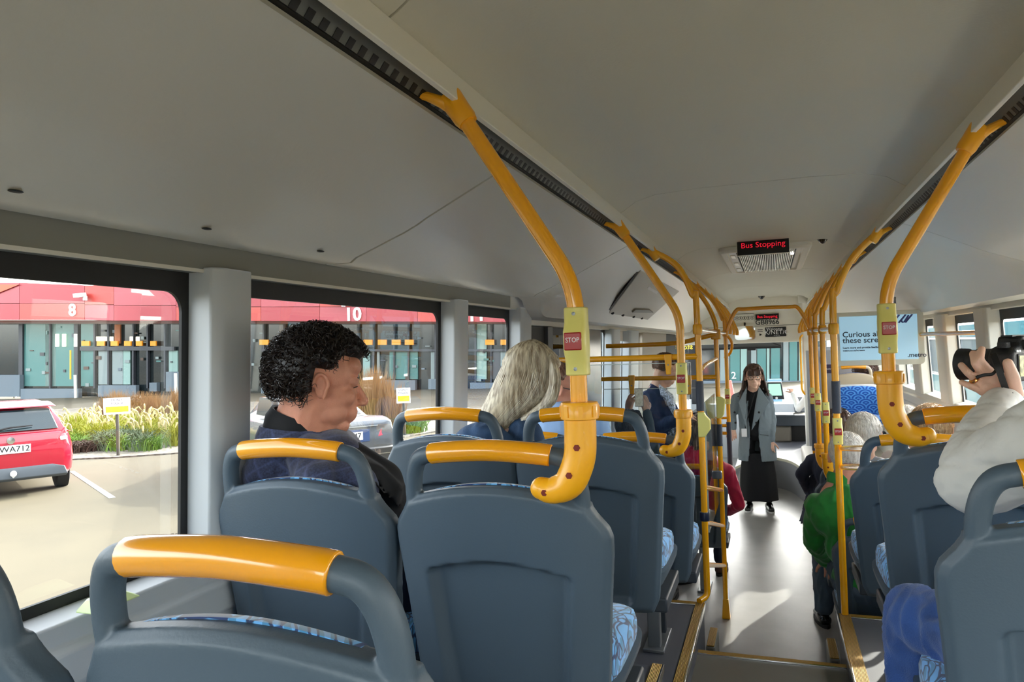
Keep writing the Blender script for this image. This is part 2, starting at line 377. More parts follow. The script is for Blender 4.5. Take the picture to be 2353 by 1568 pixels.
# little oval screw covers on the left lip
for (u, v), w_ in (((36, 440), 'nearest, above the first window'), ((475, 526), 'above the grey pillar'), ((737, 578), 'just before the seam'), ((838, 601), 'just beyond the seam'), ((982, 632), 'second beyond the seam'), ((1083, 652), 'farthest, before the third window')):
    o = MB().ell(PZ(u, v, 2.1245), (.008, .012, .0022), n=12, m=6).build('screw_hole', M_BLACK)
    tag(o, 'small dark oval fixing hole in the left lip, ' + w_, 'fixing hole', 'fixing holes along the left window lip')
struct('trim_7', MB().box((lx(1.096), YB, 2.1235), (lx(1.089), 1.75, 2.1285)), M_HEAD)
# ------------------------------------------------------------------ walls and windows
HZ = 2.06                       # window header bottom
def wallx(s, z):                # inner wall face leans inwards
    return XC + s * (1.215 - max(0, z - 1.0) * .045)
def lean(s, z, d=0): return wallx(s, z) + s * d
def wbox(s, y0, y1, z0, z1, d0, d1):   # box between offsets d0..d1 outside of the wall face
    return [Vector((lean(s, z, d), y, z)) for z in (z0, z1) for (d, y) in ((d0, y0), (d1, y0), (d1, y1), (d0, y1))]
SILL = 1.405
def frame_ring(s, y0, y1, z0, z1, r, inset, d):
    """black border with round inner corners, as a ring"""
    out = [(y0, z0), (y1, z0), (y1, z1), (y0, z1)]; n = 6; inn = []
    a0, a1, b0, b1 = y0 + inset[0], y1 - inset[1], z0 + inset[2], z1 - inset[3]
    for cy_, cz_, st in ((a0 + r, b0 + r, 180), (a1 - r, b0 + r, 270), (a1 - r, b1 - r, 0), (a0 + r, b1 - r, 90)):
        for k in range(n + 1):
            t = math.radians(st + 90 * k / n); inn.append((cy_ + r * math.cos(t), cz_ + r * math.sin(t)))
    outp = []
    for i, (y, z) in enumerate(inn): outp.append(out[i // (n + 1)])
    N = len(inn); V = [Vector((lean(s, z, dd), y, z)) for dd in (d, d + .008) for (y, z) in inn + outp]; Fs = []
    for i in range(N):
        j = (i + 1) % N
        Fs.append((i, j, N + j, N + i)); Fs.append((2 * N + i, 3 * N + i, 3 * N + j, 2 * N + j))
        Fs.append((i, 2 * N + i, 2 * N + j, j)); Fs.append((N + i, N + j, 3 * N + j, 3 * N + i))
    return MB().add(V, Fs)
wn = [0]
def window(s, y0, y1, z0=SILL, z1=HZ, top=.045, bot=.022, sd=.03, glass=None, corner=.045, rfr=True):
    wn[0] += 1; n = 'window_%d' % wn[0]
    p = MB().hexa(wbox(s, y0 - .01, y1 + .01, z0 - .02, z1 + .03, .048, .052)); w = struct(n, p, glass or M_GLASS, smooth=0)
    fr = frame_ring(s, y0, y1, z0, z1, corner, (sd, sd, bot, top), .038); f = fr.build('window_border', M_BLACK); f.parent = w
    return w
def pillar(s, y0, y1, z0=SILL, z1=HZ, m=None):
    P = [(0.055, y0), (.05, y0 - .0), (-.02, y0 + .005), (-.032, y0 + .025), (-.034, y0 + .045), (-.03, y1 - .01), (-.02, y1), (.055, y1)]
    V = [Vector((lean(s, z, d), y, z)) for z in (z0, z1 + .01) for d, y in P]; n = len(P)
    mb = MB().add(V, [list(range(n)), list(range(n, 2 * n))] + [(i, (i + 1) % n, n + (i + 1) % n, n + i) for i in range(n)])
    return struct('wall_' + ('left' if s < 0 else 'right'), mb, m or M_PILLAR, smooth=30, bevel=.004)
# header strips
def header(s, y0, y1, z0, z1, m):
    struct('trim_3', MB().hexa(wbox(s, y0, y1, z0, z1, .0, .09)), m, bevel=.003)
header(-1, YB, 3.40, HZ, 2.16, M_HEAD)
header(-1, 3.405, 3.66, HZ, 2.13, M_PANEL); header(-1, 3.66, 11.1, 1.99, 2.06, M_CREAM)
header(1, YB, 3.4, HZ, 2.16, M_HEAD)
header(1, 3.4, 11.1, 1.985, 2.06, M_CREAM)
for s in (-1, 1):
    struct('trim_4', MB().box((min(lean(s, HZ, -.002), lean(s, HZ, .004)), YB, HZ - .002), (max(lean(s, HZ, -.002), lean(s, HZ, .004)), 3.4, HZ + .006)), M_CREAM)
# lower walls with stepped sill ledge
for s, nm in ((-1, 'left'), (1, 'right')):
    X = lambda d: lean(s, 1.3, d)
    prof = [(X(.09), SILL), (X(.03), SILL), (X(-.015), SILL - .012), (X(-.02), SILL - .05), (X(-.035), SILL - .062), (X(-.04), SILL - .12), (X(-.03), SILL - .13), (X(-.01), .5), (X(.0), 0), (X(.09), 0)]
    struct('wall_' + nm, ext(prof, YB, 3.66 if s < 0 else 12.2), M_PILLAR if s < 0 else M_CREAM, bevel=.004)
window(-1, -.9, 1.335); window(-1, 1.46, 2.68); window(-1, 2.80, 3.50)
for y0, y1 in ((1.325, 1.465), (2.675, 2.81), (3.49, 3.66)): pillar(-1, y0, y1)
struct('wall_left', MB().hexa(wbox(-1, YB, -.85, SILL, HZ, -.03, .06)), M_PILLAR)
# right windows
ys = [-.9, 1.3, 1.46, 2.6, 2.75, 3.3, 3.45, 4.62, 4.86, 5.64, 5.95, 6.65, 6.95, 7.75, 8.0, 9.2, 9.45, 11.2]
for i in range(0, len(ys), 2):
    window(1, ys[i], ys[i + 1], z0=SILL - .27, z1=1.99 if ys[i] > 3.4 else HZ, top=.06, sd=.02, bot=.02, corner=.03)
for i in range(1, len(ys) - 1, 2): pillar(1, ys[i] - .01, ys[i + 1] + .01, z0=SILL - .02, z1=1.99 if ys[i] > 3.4 else HZ, m=M_CREAM)
struct('wall_right', MB().hexa(wbox(1, YB, -.85, SILL, HZ, -.03, .06)), M_CREAM)
# rear wall
struct('wall_back', MB().box((-1.32, YB - .05, 0), (1.24, YB, 1.15)), M_PANEL); struct('wall_back', MB().box((-1.32, YB - .05, 2.25), (1.24, YB, 2.56)), M_PANEL)
struct('wall_back', MB().box((-1.32, YB - .05, 1.15), (-1.05, YB, 2.25)), M_PANEL); struct('wall_back', MB().box((.97, YB - .05, 1.15), (1.24, YB, 2.25)), M_PANEL)
struct('window_60', MB().box((-1.06, YB - .03, 1.14), (.98, YB - .02, 2.26)), M_GLASS, smooth=0)  # rear window out of view, added to light the seat backs from behind
# left: middle door zone
PW = mat('door_white_blue', 'c2cbd2', .35)
def lbox(y0, y1, z0, z1, d0, d1, m, name='wall_left'): return struct(name, MB().hexa(wbox(-1, y0, y1, z0, z1, d0, d1)), m, bevel=.004)
lbox(3.66, 5.45, 1.985, 2.035, -.01, .08, M_PANEL, 'trim_5')
lbox(3.67, 3.98, 0, 1.985, .0, .06, M_BLACK)
lbox(3.98, 4.08, 0, 1.985, -.02, .06, mat('door_post_grey', '3c4043', .4))
window(-1, 4.08, 4.92, z0=.1, z1=1.985, glass=M_GLASSD)
lbox(4.92, 5.43, 0, 1.985, .0, .05, mat('door_black_panel', '101114', .2))
# left: front bays
lbox(5.43, 12.2, 0, .95, .0, .09, M_PILLAR)
for y0, y1 in ((5.43, 5.75), (6.05, 6.5), (6.95, 7.35)): window(-1, y0, y1, z0=.95, z1=1.99, sd=.01, top=.02)
for y0, y1 in ((5.74, 6.06), (6.49, 6.96)): pillar(-1, y0, y1, z0=.95, z1=1.985, m=PW)
lbox(7.35, 9.1, .95, 1.985, .0, .05, mat('beige_cabinet', 'b9b0a2', .5))
lbox(9.1, 10.0, 0.5, 1.985, .0, .05, M_BLACK)
window(-1, 10.0, 12.0, z0=.5, z1=1.95, sd=.03)
# ------------------------------------------------------------------ seats
def lerp_tab(tab, z):
    for (a, va), (b, vb) in zip(tab, tab[1:]):
        if z <= b: return va + (vb - va) * max(0, (z - a) / (b - a))
    return tab[-1][1]
def sstep(a, b, x):
    t = min(1, max(0, (x - a) / (b - a))); return t * t * (3 - 2 * t)
WT = [(0, .176), (.04, .194), (.15, .205), (.30, .217), (.40, .227), (.435, .228), (.455, .222), (.48, .203), (.497, .193), (.56, .1915)]
def ztop(x):                                      # top edge of the shell (floor of the hand hole)
    return .535 - .9 * x * x
def seat_y(x, z, w):                              # rear face of the shell, local
    return .085 * (1 - z / .6) + .035 * (abs(x) / .22) ** 3 * (1 - .4 * z / .6)
def shell_mesh():
    mb = MB(); nz, nx = 80, 64; TH = .050
    back, front = [], []
    for i in range(nz + 1):
        rb, rf = [], []
        for j in range(nx + 1):
            s = -1 + 2 * j / nx
            s = math.copysign(1 - (1 - abs(s)) ** 1.25, s)
            zt = i / nz
            w0 = lerp_tab(WT, zt * .5)
            z = zt * (ztop(s * .185) if True else .5)
            w = lerp_tab(WT, z)
            x = s * w
            y = seat_y(x, z, w)
            e = min((w - abs(x)), z * .8, max(0, (ztop(x) - z)))      # rounding near the rim
            rnd = .012 * (1 - sstep(0, .016, e)) ** 1.5
            top = .385 - 1.1 * x * x; sd = .158 - .08 * max(0, (.38 - z)) - (.0 if z > .05 else .2 * (.05 - z))
            inset = sstep(0, .026, sd - abs(x)) * sstep(0, .007, top - z) * sstep(.0, .03, z - .015)
            rb.append(Vector((x, y + rnd + .028 * inset, z)))
            rf.append(Vector((x * .995, y + TH - rnd * .6, z)))
        back.append(rb); front.append(rf)
    n = nx + 1; V = [p for r in back for p in r] + [p for r in front for p in r]; o = (nz + 1) * n; F = []
    for i in range(nz):
        for j in range(nx):
            F.append((i * n + j, i * n + j + 1, (i + 1) * n + j + 1, (i + 1) * n + j)); F.append((o + i * n + j, o + (i + 1) * n + j, o + (i + 1) * n + j + 1, o + i * n + j + 1))
    for i in range(nz):
        F.append((i * n, (i + 1) * n, o + (i + 1) * n, o + i * n)); F.append((i * n + nx, o + i * n + nx, o + (i + 1) * n + nx, (i + 1) * n + nx))
    for j in range(nx):
        F.append((j, o + j, o + j + 1, j + 1)); F.append((nz * n + j, nz * n + j + 1, o + nz * n + j + 1, o + nz * n + j))
    mb.add(V, F)
    # posts and arch
    ym = lambda z, x=0: .085 * (1 - z / .6) + .0225 + .035 * (x / .22) ** 3 * (1 - .4 * z / .6)
    half = [(.172, .455), (.1755, .50), (.174, .535), (.167, .565), (.152, .588), (.125, .597), (.08, .602), (0, .606)]
    path = [(-x, ym(z, x), z) for x, z in half] + [(x, ym(z, x), z) for x, z in half[-2::-1]]
    path = bez(path, 4); k = len(path)
    rad = [.0178 - .004 * max(0, 1 - min(i, k - 1 - i) / 4) for i in range(k)]
    mb.tube(path, rad, n=14, up=(0, 1, 0))
    return mb, path
SHELL = None
def make_seat(mseat=M_SEAT, mgrip=M_YELG, mfab=M_MOQ):
    t = thing('bus_seat', 'x', 'seat')
    mb, path = shell_mesh()
    global SHELL
    if SHELL is None: SHELL = remesh(mb, .0030, 2)
    SHELL.build('seat_back_shell', mseat, t, smooth=80)
    gp = [p for p in path if abs(p.x) < .128]
    g = MB().tube(gp, .0212, n=18, up=(0, 1, 0)); g.build('hand_grip', mgrip, t, smooth=50, bevel=.002)
    # fabric pad in front of the shell
    P = []; nz, nx = 20, 16
    pad = MB(); bk, fr = [], []
    for i in range(nz + 1):
        z = .10 + (i / nz) * (.538 - .10); a, b = [], []
        for j in range(nx + 1):
            s = -1 + 2 * j / nx; w = min(.165, lerp_tab(WT, z) - .02) if z < .5 else .158 - .6 * (z - .5)
            x = s * w; zz = z - (1.0 * x * x) * sstep(.3, .54, z)
            y = seat_y(x, zz, w) + .040
            puff = .032 * (1 - abs(s) ** 4) * (1 - abs(2 * i / nz - 1) ** 6) + .004
            a.append(Vector((x, y - .006, zz))); b.append(Vector((x, y + puff, zz)))
        bk.append(a); fr.append(b)
    n = nx + 1; V = [p for r in bk for p in r] + [p for r in fr for p in r]; o = (nz + 1) * n; F = []
    for i in range(nz):
        for j in range(nx):
            F.append((i * n + j, i * n + j + 1, (i + 1) * n + j + 1, (i + 1) * n + j)); F.append((o + i * n + j, o + (i + 1) * n + j, o + (i + 1) * n + j + 1, o + i * n + j + 1))
        F.append((i * n, (i + 1) * n, o + (i + 1) * n, o + i * n)); F.append((i * n + nx, o + i * n + nx, o + (i + 1) * n + nx, (i + 1) * n + nx))
    for j in range(nx):
        F.append((j, o + j, o + j + 1, j + 1)); F.append((nz * n + j, nz * n + j + 1, o + nz * n + j + 1, o + nz * n + j))
    MB().add(V, F).build('back_cushion', mfab, t, smooth=60)
    # seat cushion and its pan
    c = MB(); rings = []
    for k, (sc, z) in enumerate([(.90, .095), (.985, .10), (1.0, .125), (1.0, .15), (.975, .168), (.90, .178), (.5, .182)]):
        rg = []
        for a in range(40):
            th = 2 * PI * a / 40; cx = abs(math.cos(th)) ** .45 * math.copysign(1, math.cos(th)); cy = abs(math.sin(th)) ** .45 * math.copysign(1, math.sin(th))
            rg.append(Vector((cx * .203 * sc, .325 + cy * .205 * sc, z - .02 * max(0, cy) ** 3 + .0)))
        rings.append(rg)
    c.loft(rings); c.build('seat_cushion', mfab, t, smooth=60)
    pn = MB(); rings = []
    for sc, z in [(.72, .02), (.93, .05), (1.035, .09), (1.05, .108), (1.0, .112)]:
        rg = []
        for a in range(36):
            th = 2 * PI * a / 36; cx = abs(math.cos(th)) ** .45 * math.copysign(1, math.cos(th)); cy = abs(math.sin(th)) ** .45 * math.copysign(1, math.sin(th))
            rg.append(Vector((cx * .203 * sc, .325 + cy * .21 * sc, z)))
        rings.append(rg)
    pn.loft(rings); pn.build('seat_pan', mseat, t, smooth=50)
    return t
def seat_legs(t, h, aisle):
    """pedestal leg from the pan down to the floor; h = drop from seat base to floor"""
    x = .02 * aisle
    MB().box((x - .026, .20, -h), (x + .026, .25, .03)).build('leg', M_LEG, t, bevel=.004)
    MB().box((x - .026, .36, -h), (x + .026, .40, .03)).build('leg', M_SEATD, t, bevel=.004)
    MB().box((-.20, .16, -.015), (.21, .46, .03)).build('seat_bracket', M_SEATD, t, bevel=.006)
    MB().box((x - .045, .17, -h), (x + .045, .43, -h + .016)).build('foot_plate', M_LEG, t, bevel=.004)
proto = make_seat(); first = [True]
def place_seat(x, y, z, floor, label, group, aisle=1, rz=0):
    o = proto if first[0] else copy_tree(proto); 
    if first[0]: first[0] = False
    o.location = (x, y, z); o.rotation_euler = (0, 0, rz); tag(o, label, 'seat', group)
    o['_f'] = z - floor; o['_a'] = aisle
    return o
G1 = 'slate grey seats with yellow grips in the raised rear rows'
G2 = 'seats in the low-floor front half'
SE = [(-.515, .56, 1.06, PU, 'slate grey seat with a big glossy yellow grip nearest the camera, bottom left', G1, 1),
      (-.975, .52, 1.06, PU, 'grey seat cut off in the bottom left corner showing its blue fabric edge', G1, -1),
      (-.525, 1.30, 1.06, PU, 'slate grey seat whose yellow pole clamp stands at its right corner, centre foreground', G1, 1),
      (-.985, 1.30, 1.06, PU, 'slate grey window seat directly behind the curly-haired man', G1, -1),
      (-.535, 2.08, 1.06, PU, 'slate grey aisle seat behind the blonde woman in a denim jacket', G1, 1),
      (-.985, 2.08, 1.06, PU, 'slate grey window seat beside the blonde woman, under the second window', G1, -1),
      (-.535, 2.93, .885, PL, 'slate grey seat joined to the second left pole, last before the ladder rail', G1, 1),
      (-.985, 2.93, .885, PL, 'slate grey seat of the man with glasses, behind the near left pole', G1, -1),
      (.452, 1.20, 1.06, PU, 'slate grey seat in the bottom right corner under the white jacket', G1, -1),
      (.915, 1.28, 1.06, PU, 'slate grey window seat at the far right edge, mostly out of the frame', G1, 1),
      (.475, 2.03, 1.06, PU, 'slate grey seat with the yellow clamp of the near right pole', G1, -1),
      (.915, 2.03, 1.06, PU, 'slate grey seat hidden behind the white puffer jacket', G1, 1),
      (.485, 2.93, .885, PL, 'slate grey seat behind the green jumper, its grip joined to the right corner pole', G1, -1),
      (.915, 2.93, .885, PL, 'slate grey window seat in the right row behind the white-haired heads', G1, 1),
      (.475, 3.92, .36, .0, 'grey low seat of the man in the green jumper', G2, -1),
      (.915, 3.92, .36, .0, 'low window seat beside the man in green', G2, 1),
      (.475, 4.68, .36, .0, 'low seat whose yellow pole clamp meets the green shoulder', G2, -1),
      (.915, 4.68, .36, .0, 'low window seat of the passenger with short blonde hair', G2, 1),
      (.475, 5.45, .36, .0, 'low seat of the dark-haired passenger in a navy suit', G2, -1),
      (-.56, 5.42, .36, .0, 'grey low seat of the passenger in the magenta jacket', G2, 1)]
seats = [place_seat(*a) for a in SE]
for o in seats:
    seat_legs(o, o['_f'], o['_a']); del o['_f']; del o['_a']
# mid-bus seats facing the back, with a scallop fabric
def scallop():
    m = mat('scallop_moquette', '1c6fd0', .85, sheen=.2); t, b = nodes_of(m); L = t.links
    tc = t.nodes.new('ShaderNodeTexCoord'); sp = t.nodes.new('ShaderNodeSeparateXYZ'); L.new(tc.outputs['Object'], sp.inputs[0])
    def mt(op, a, bb=None, c=None):
        n = t.nodes.new('ShaderNodeMath'); n.operation = op
        for k, q in enumerate((a, bb, c)):
            if q is None: continue
            if isinstance(q, (int, float)): n.inputs[k].default_value = q
            else: L.new(q, n.inputs[k])
        return n.outputs[0]
    u = mt('MULTIPLY', sp.outputs[0], 9.0); v = mt('MULTIPLY', sp.outputs[2], 18.0)
    def dist(k):       # scallop row floor(v)+k ; rows below lie in front
        r = mt('ADD', mt('FLOOR', v), k); par = mt('MULTIPLY', mt('FLOORED_MODULO', r, 2.0), .5)
        du = mt('SUBTRACT', mt('FRACT', mt('ADD', u, par)), .5); dv = mt('MULTIPLY', mt('SUBTRACT', v, r), .5)
        return mt('SQRT', mt('ADD', mt('MULTIPLY', du, du), mt('MULTIPLY', dv, dv)))
    d0, d1 = dist(-1.0), dist(0.0)
    i0 = mt('LESS_THAN', d0, .5); d = mt('ADD', mt('MULTIPLY', i0, d0), mt('MULTIPLY', mt('SUBTRACT', 1.0, i0), d1))
    ring = mt('GREATER_THAN', mt('SINE', mt('MULTIPLY', d, 27.0)), 0.1)
    mx = t.nodes.new('ShaderNodeMix'); mx.data_type = 'RGBA'; L.new(ring, mx.inputs[0]); mx.inputs[6].default_value = (*lin('0f57bd'), 1); mx.inputs[7].default_value = (*lin('59a4ef'), 1)
    L.new(mx.outputs[2], b.inputs['Base Color']); return m
M_SCAL = scallop()

# ------------------------------------------------------------------ grab poles
XPL, XPR = -.335, .285
def stop_box(t, p, ax, facing=(0, -1, 0), sc=1.0, side_=0):
    """pale yellow bell-push housing round a pole; ax = pole direction"""
    ax = Vector(ax).normalized(); f = Vector(facing); f = (f - ax * f.dot(ax)).normalized(); r = ax.cross(f)   # r points to the writing's left/right
    if r.x < 0: r = -r
    p = Vector(p); rings = []
    for h, w, d in [(-.062, .019, .017), (-.060, .021, .019), (-.034, .021, .019), (-.018, .022, .030), (.018, .022, .030), (.034, .021, .019), (.060, .021, .019), (.062, .019, .017)]:
        h *= sc; rg = []
        for a in range(24):
            th = 2 * PI * a / 24; cx = abs(math.cos(th)) ** .55 * math.copysign(1, math.cos(th)); cy = abs(math.sin(th)) ** .55 * math.copysign(1, math.sin(th))
            rg.append(p + ax * h + r * (w * cx) + f * (cy * (d if cy > 0 else .019)))
        rings.append(rg)
    box = MB().loft(rings).build('stop_button_housing', M_PALEY, None, smooth=40); adopt(box, t)
    q = Matrix((r, f, ax)).transposed()
    b = MB(); b.box((-.016, .029, -.016), (.016, .0335, .016)); b.v = [p + q @ v for v in b.v]
    rb = b.build('stop_button', M_RED, None, bevel=.002); adopt(rb, box); rb.parent = box; rb.matrix_parent_inverse = Matrix.Identity(4)
    rb.matrix_parent_inverse = box.matrix_parent_inverse.copy(); rb.matrix_parent_inverse = Matrix.Identity(4)
    box.matrix_parent_inverse = (Matrix.Translation(t.location)).inverted()
    tx = text('stop_lettering', 'STOP', M_WHITE, None, p + f * .0338 + ax * .002, r, ax, .0125, .0005, sx=.85)
    tx.parent = box
    for s in (-1, 1):
        sc_ = MB().lathe([(.0001, 0), (.0035, 0), (.0035, .0012), (.0001, .0018)], p + ax * (s * .05) + f * .0187, f, 10).build('screw', M_LEG, None); sc_.parent = box
    return box
def pole_thing(label, base):
    t = thing('grab_pole', label, 'grab pole', base, group='yellow vertical grab poles'); return t
def part_w(mb, name, m, t, **k):
    o = mb.build(name, m, None, **k); adopt(o, t); return o
def bracket(t, top, s):
    """socket under the ceiling edge with an arm into the slot"""
    d = Vector((s * .20, 0, .30)).normalized(); a = top - d * .055
    mb = MB().tube([a, a + d * .012, a + d * .03, top + d * .012, top + d * .016], [.0195, .0225, .0225, .0245, .018], n=18, up=(0, 1, 0))
    e = Vector((XC + s * .566, top.y - .0, 2.352))
    mb.tube([top - Vector((0, 0, .008)), (top + e) / 2 + Vector((0, -.012, -.004)), e + Vector((0, -.03, 0)), e + Vector((s * .012, -.045, 0))], [.019, .012, .009, .007], n=10)
    part_w(mb, 'ceiling_bracket', M_YELP, t)
def elbow(t, x, y, z, s, tube_r=.016, big=.0295):
    """thick socket that turns towards the seat corner; s = -1 turns left"""
    # path from above the collar down and round to the grip end
    P = bez([(x, y, z + .055), (x, y, z - .0), (x + s * .004, y, z - .045), (x + s * .024, y, z - .088), (x + s * .055, y, z - .103), (x + s * .078, y, z - .100)], 6)
    k = len(P); R_ = [big] * k
    for i in range(k): 
        f = i / (k - 1)
        if f > .55: R_[i] = big + (.021 - big) * (f - .55) / .45
    mb = MB().tube(P, R_, n=20, up=(0, 1, 0)); mb.ell(P[-1], .021, n=14)
    o = part_w(mb, 'pole_socket', M_YELP, t, smooth=50)
    c = MB().lathe([(.0295, .028), (.0345, .030), (.0352, .056), (.033, .060), (.017, .061)], (x, y, z), n=28)
    for a in range(8):
        th = 2 * PI * a / 8 + .3; c.box((-.004, .033, .034), (.004, .0365, .054), Matrix.Translation((x, y, z)) @ Matrix.Rotation(th, 4, 'Z'))
    part_w(c, 'collar', M_YELP, t)
    for px, pz in ((.0, -.02), (s * .016, -.070), (s * .066, -.104)):
        b = MB().lathe([(.0001, 0), (.0062, 0), (.0062, .003), (.0001, .003)], (x + px, y - big * .97 if pz > -.1 else y - .0205, z + pz), (0, -1, 0), 6)
        b2 = part_w(b, 'bolt', mat('dark_bolt', '7a2a18', .5, metal=.4), t, smooth=0)
def sleeve(t, a, b, r=.0195):
    part_w(MB().tube([a, b], r, n=18, up=(0, 1, 0)), 'rubber_sleeve', M_SLEEVE, t, bevel=.001)
def pole(label, s, y, bend_z, zb, xb, stopz=None, el=None, sl=None, foot=None, xtop=None, collar=None, curve=False):
    xt = XC + s * (.525 if xtop is None else xtop)
    t = pole_thing(label, (xb, y, zb)); top = Vector((xt, y, 2.345))
    if curve:
        pts = bez([(xb, y, zb), (xb, y, bend_z), (xb + s * .02, y, bend_z + .12), (xb + s * .09, y, bend_z + .27), tuple(top)], 8)
    else:
        pts = fillet([(xb, y, zb), (xb, y, bend_z), top], .06, 8)
    part_w(MB().tube(pts, .0158, n=18, up=(0, 1, 0)), 'tube', M_YEL, t, smooth=60)
    bracket(t, top, s)
    if el: elbow(t, xb, y, el, el_dir(s))
    if stopz: stop_box(t, (xb, y, stopz), (0, 0, 1))
    if sl: sleeve(t, (xb, y, sl[0]), (xb, y, sl[1]))
    if collar: part_w(MB().lathe([(.016, -.026), (.0215, -.024), (.0235, -.012), (.0235, .012), (.0215, .024), (.016, .026)], (xb, y, collar)), 'tube_collar', M_YELP, t)
    return t
def el_dir(s): return s
q = PY(1332, 945, 1.30); print('P1', q, PY(1318, 660, 1.30), PY(1268, 1112, 1.3), PY(1320, 785, 1.3))
q1 = PY(1320, 785, 1.30)
P1 = pole('yellow pole rising from the seat clamp in the centre foreground, with a large STOP button', -1, 1.30, PY(1316, 655, 1.3).z, 1.76, PY(1330, 900, 1.3).x, stopz=q1.z, el=1.70)
print('P2', PY(1570, 940, 2.93), PY(1553, 730, 2.93), PY(1565, 870, 2.93))
P2 = pole('second yellow pole on the left, its clamp just right of the grey seat row', -1, 2.93, PY(1553, 725, 2.93).z, 1.57, PY(1568, 900, 2.93).x, stopz=PY(1565, 870, 2.93).z, el=PY(1570, 945, 2.93).z - .055)
RP1 = pole('yellow pole at the right, in front of the screen, with a STOP button', 1, 2.03, PY(2040, 655, 2.03).z, 1.75, PY(2042, 840, 2.03).x, stopz=PY(2043, 755, 2.03).z, el=PY(2042, 855, 2.03).z - .058)
print('RP1', PY(2042, 870, 2.03), PY(2100, 1005, 2.03), PY(2040, 655, 2.03))
RP2 = pole('yellow pole at the right platform corner with a dark rubber sleeve', 1, 3.74, PY(1920, 740, 3.74).z + .02, .57, .278, stopz=1.425, sl=(PY(1927, 950, 3.74).z, PY(1927, 876, 3.74).z), collar=1.905, curve=True)
# lower return of the corner pole: yellow bars to the seat grip
for nm, v, x1 in (('side_bar', 1031, .40), ('side_bar', 1074, .40)):
    pth = [PY(1937, v, 3.72), PY(1950, v, 3.5), PY(1972, v, 3.2), PY(1992, v, 3.0)]
    part_w(MB().tube(bez(pth, 4), .013, n=12), nm, M_YEL, RP2)
a = PY(1980, 1030, 3.2)
RP3 = pole('yellow pole whose clamp meets the green shoulder, fourth from the camera on the right', 1, 4.68, 1.93, 1.05, .287, stopz=1.425, el=PY(1905, 1065, 4.68).z - .0, collar=1.915, curve=True)
RP4 = pole('yellow pole with a clamp beside the navy jacket', 1, 5.45, 1.93, 1.12, .287, stopz=1.425, el=PY(1888, 1040, 5.45).z, collar=1.915, curve=True)
RP5 = pole('farthest yellow pole on the right with a dark sleeve down its length', 1, 6.10, 1.93, .2, .287, stopz=1.425, sl=(1.0, 1.36), collar=1.915, curve=True)
LP3 = pole('yellow ladder pole at the left platform corner with a black sleeve', -1, 3.80, PY(1600, 740, 3.8).z + .02, .66, PY(1608, 900, 3.8).x, sl=(PY(1610, 945, 3.8).z, PY(1607, 876, 3.8).z), collar=1.93, curve=True)
xl3 = PY(1608, 900, 3.8).x
part_w(MB().tube(fillet([(xl3, 3.80, .67), (xl3, 3.80, .585), (xl3 - .035, 3.74, .575)], .04), .0158, n=16), 'bent_foot', M_YEL, LP3)
hb = MB(); hp = PY(1613, 974, 3.8); 
hb.loft([[Vector((xl3 + dx, 3.78 + dy, hp.z + dz)) for dx, dy in ((-.012, -.018), (w, -.018), (w, .02), (-.012, .02))] for dz, w in ((-.065, .02), (-.05, .03), (-.025, .048), (.02, .048), (.045, .026), (.06, .02))])
part_w(hb, 'side_button_housing', M_PALEY, LP3, bevel=.004)
part_w(MB().lathe([(.0225, -.022), (.024, -.018), (.024, .018), (.0225, .022), (.016, .022)], (xl3, 3.8, PY(1618, 1187, 3.8).z)), 'clamp_ring', mat('navy_plastic', '1d2740', .35), LP3)
LP4 = thing('grab_pole', 'straight yellow pole standing on the low floor, right upright of the ladder rail', 'grab pole', (-.352, 5.13, 0), group='yellow vertical grab poles')
x4 = -.352
part_w(MB().tube([(x4, 5.13, .07), (x4, 5.13, 1.95)], .0158, n=18), 'tube', M_YEL, LP4)
part_w(MB().hexa([(x4 - .027, 5.10, 0), (x4 + .027, 5.10, 0), (x4 + .027, 5.16, 0), (x4 - .027, 5.16, 0), (x4 - .018, 5.11, .13), (x4 + .018, 5.11, .13), (x4 + .018, 5.15, .13), (x4 - .018, 5.15, .13)]), 'foot_socket', M_YELP, LP4, bevel=.006)
sleeve(LP4, (x4, 5.13, PY(1654, 1025, 5.13).z), (x4, 5.13, PY(1654, 975, 5.13).z))
hp = PY(1654, 935, 5.13)
part_w(MB().loft([[Vector((x4 + dx, 5.10 + dy, hp.z + dz)) for dx, dy in ((-.012, -.018), (w, -.018), (w, .02), (-.012, .02))] for dz, w in ((-.075, .02), (-.05, .036), (.05, .05), (.07, .02))]), 'side_button_housing', M_PALEY, LP4, bevel=.004)
part_w(MB().box((x4 - .03, 5.09, 1.88), (x4 + .03, 5.17, 1.95)), 'top_joint', M_YELP, LP4, bevel=.008)
LP5 = pole('farthest yellow pole on the left beside the woman in the grey blazer', -1, 6.10, 1.93, .9, -.345, stopz=1.425, sl=(.80, 1.22), collar=1.93, curve=True)
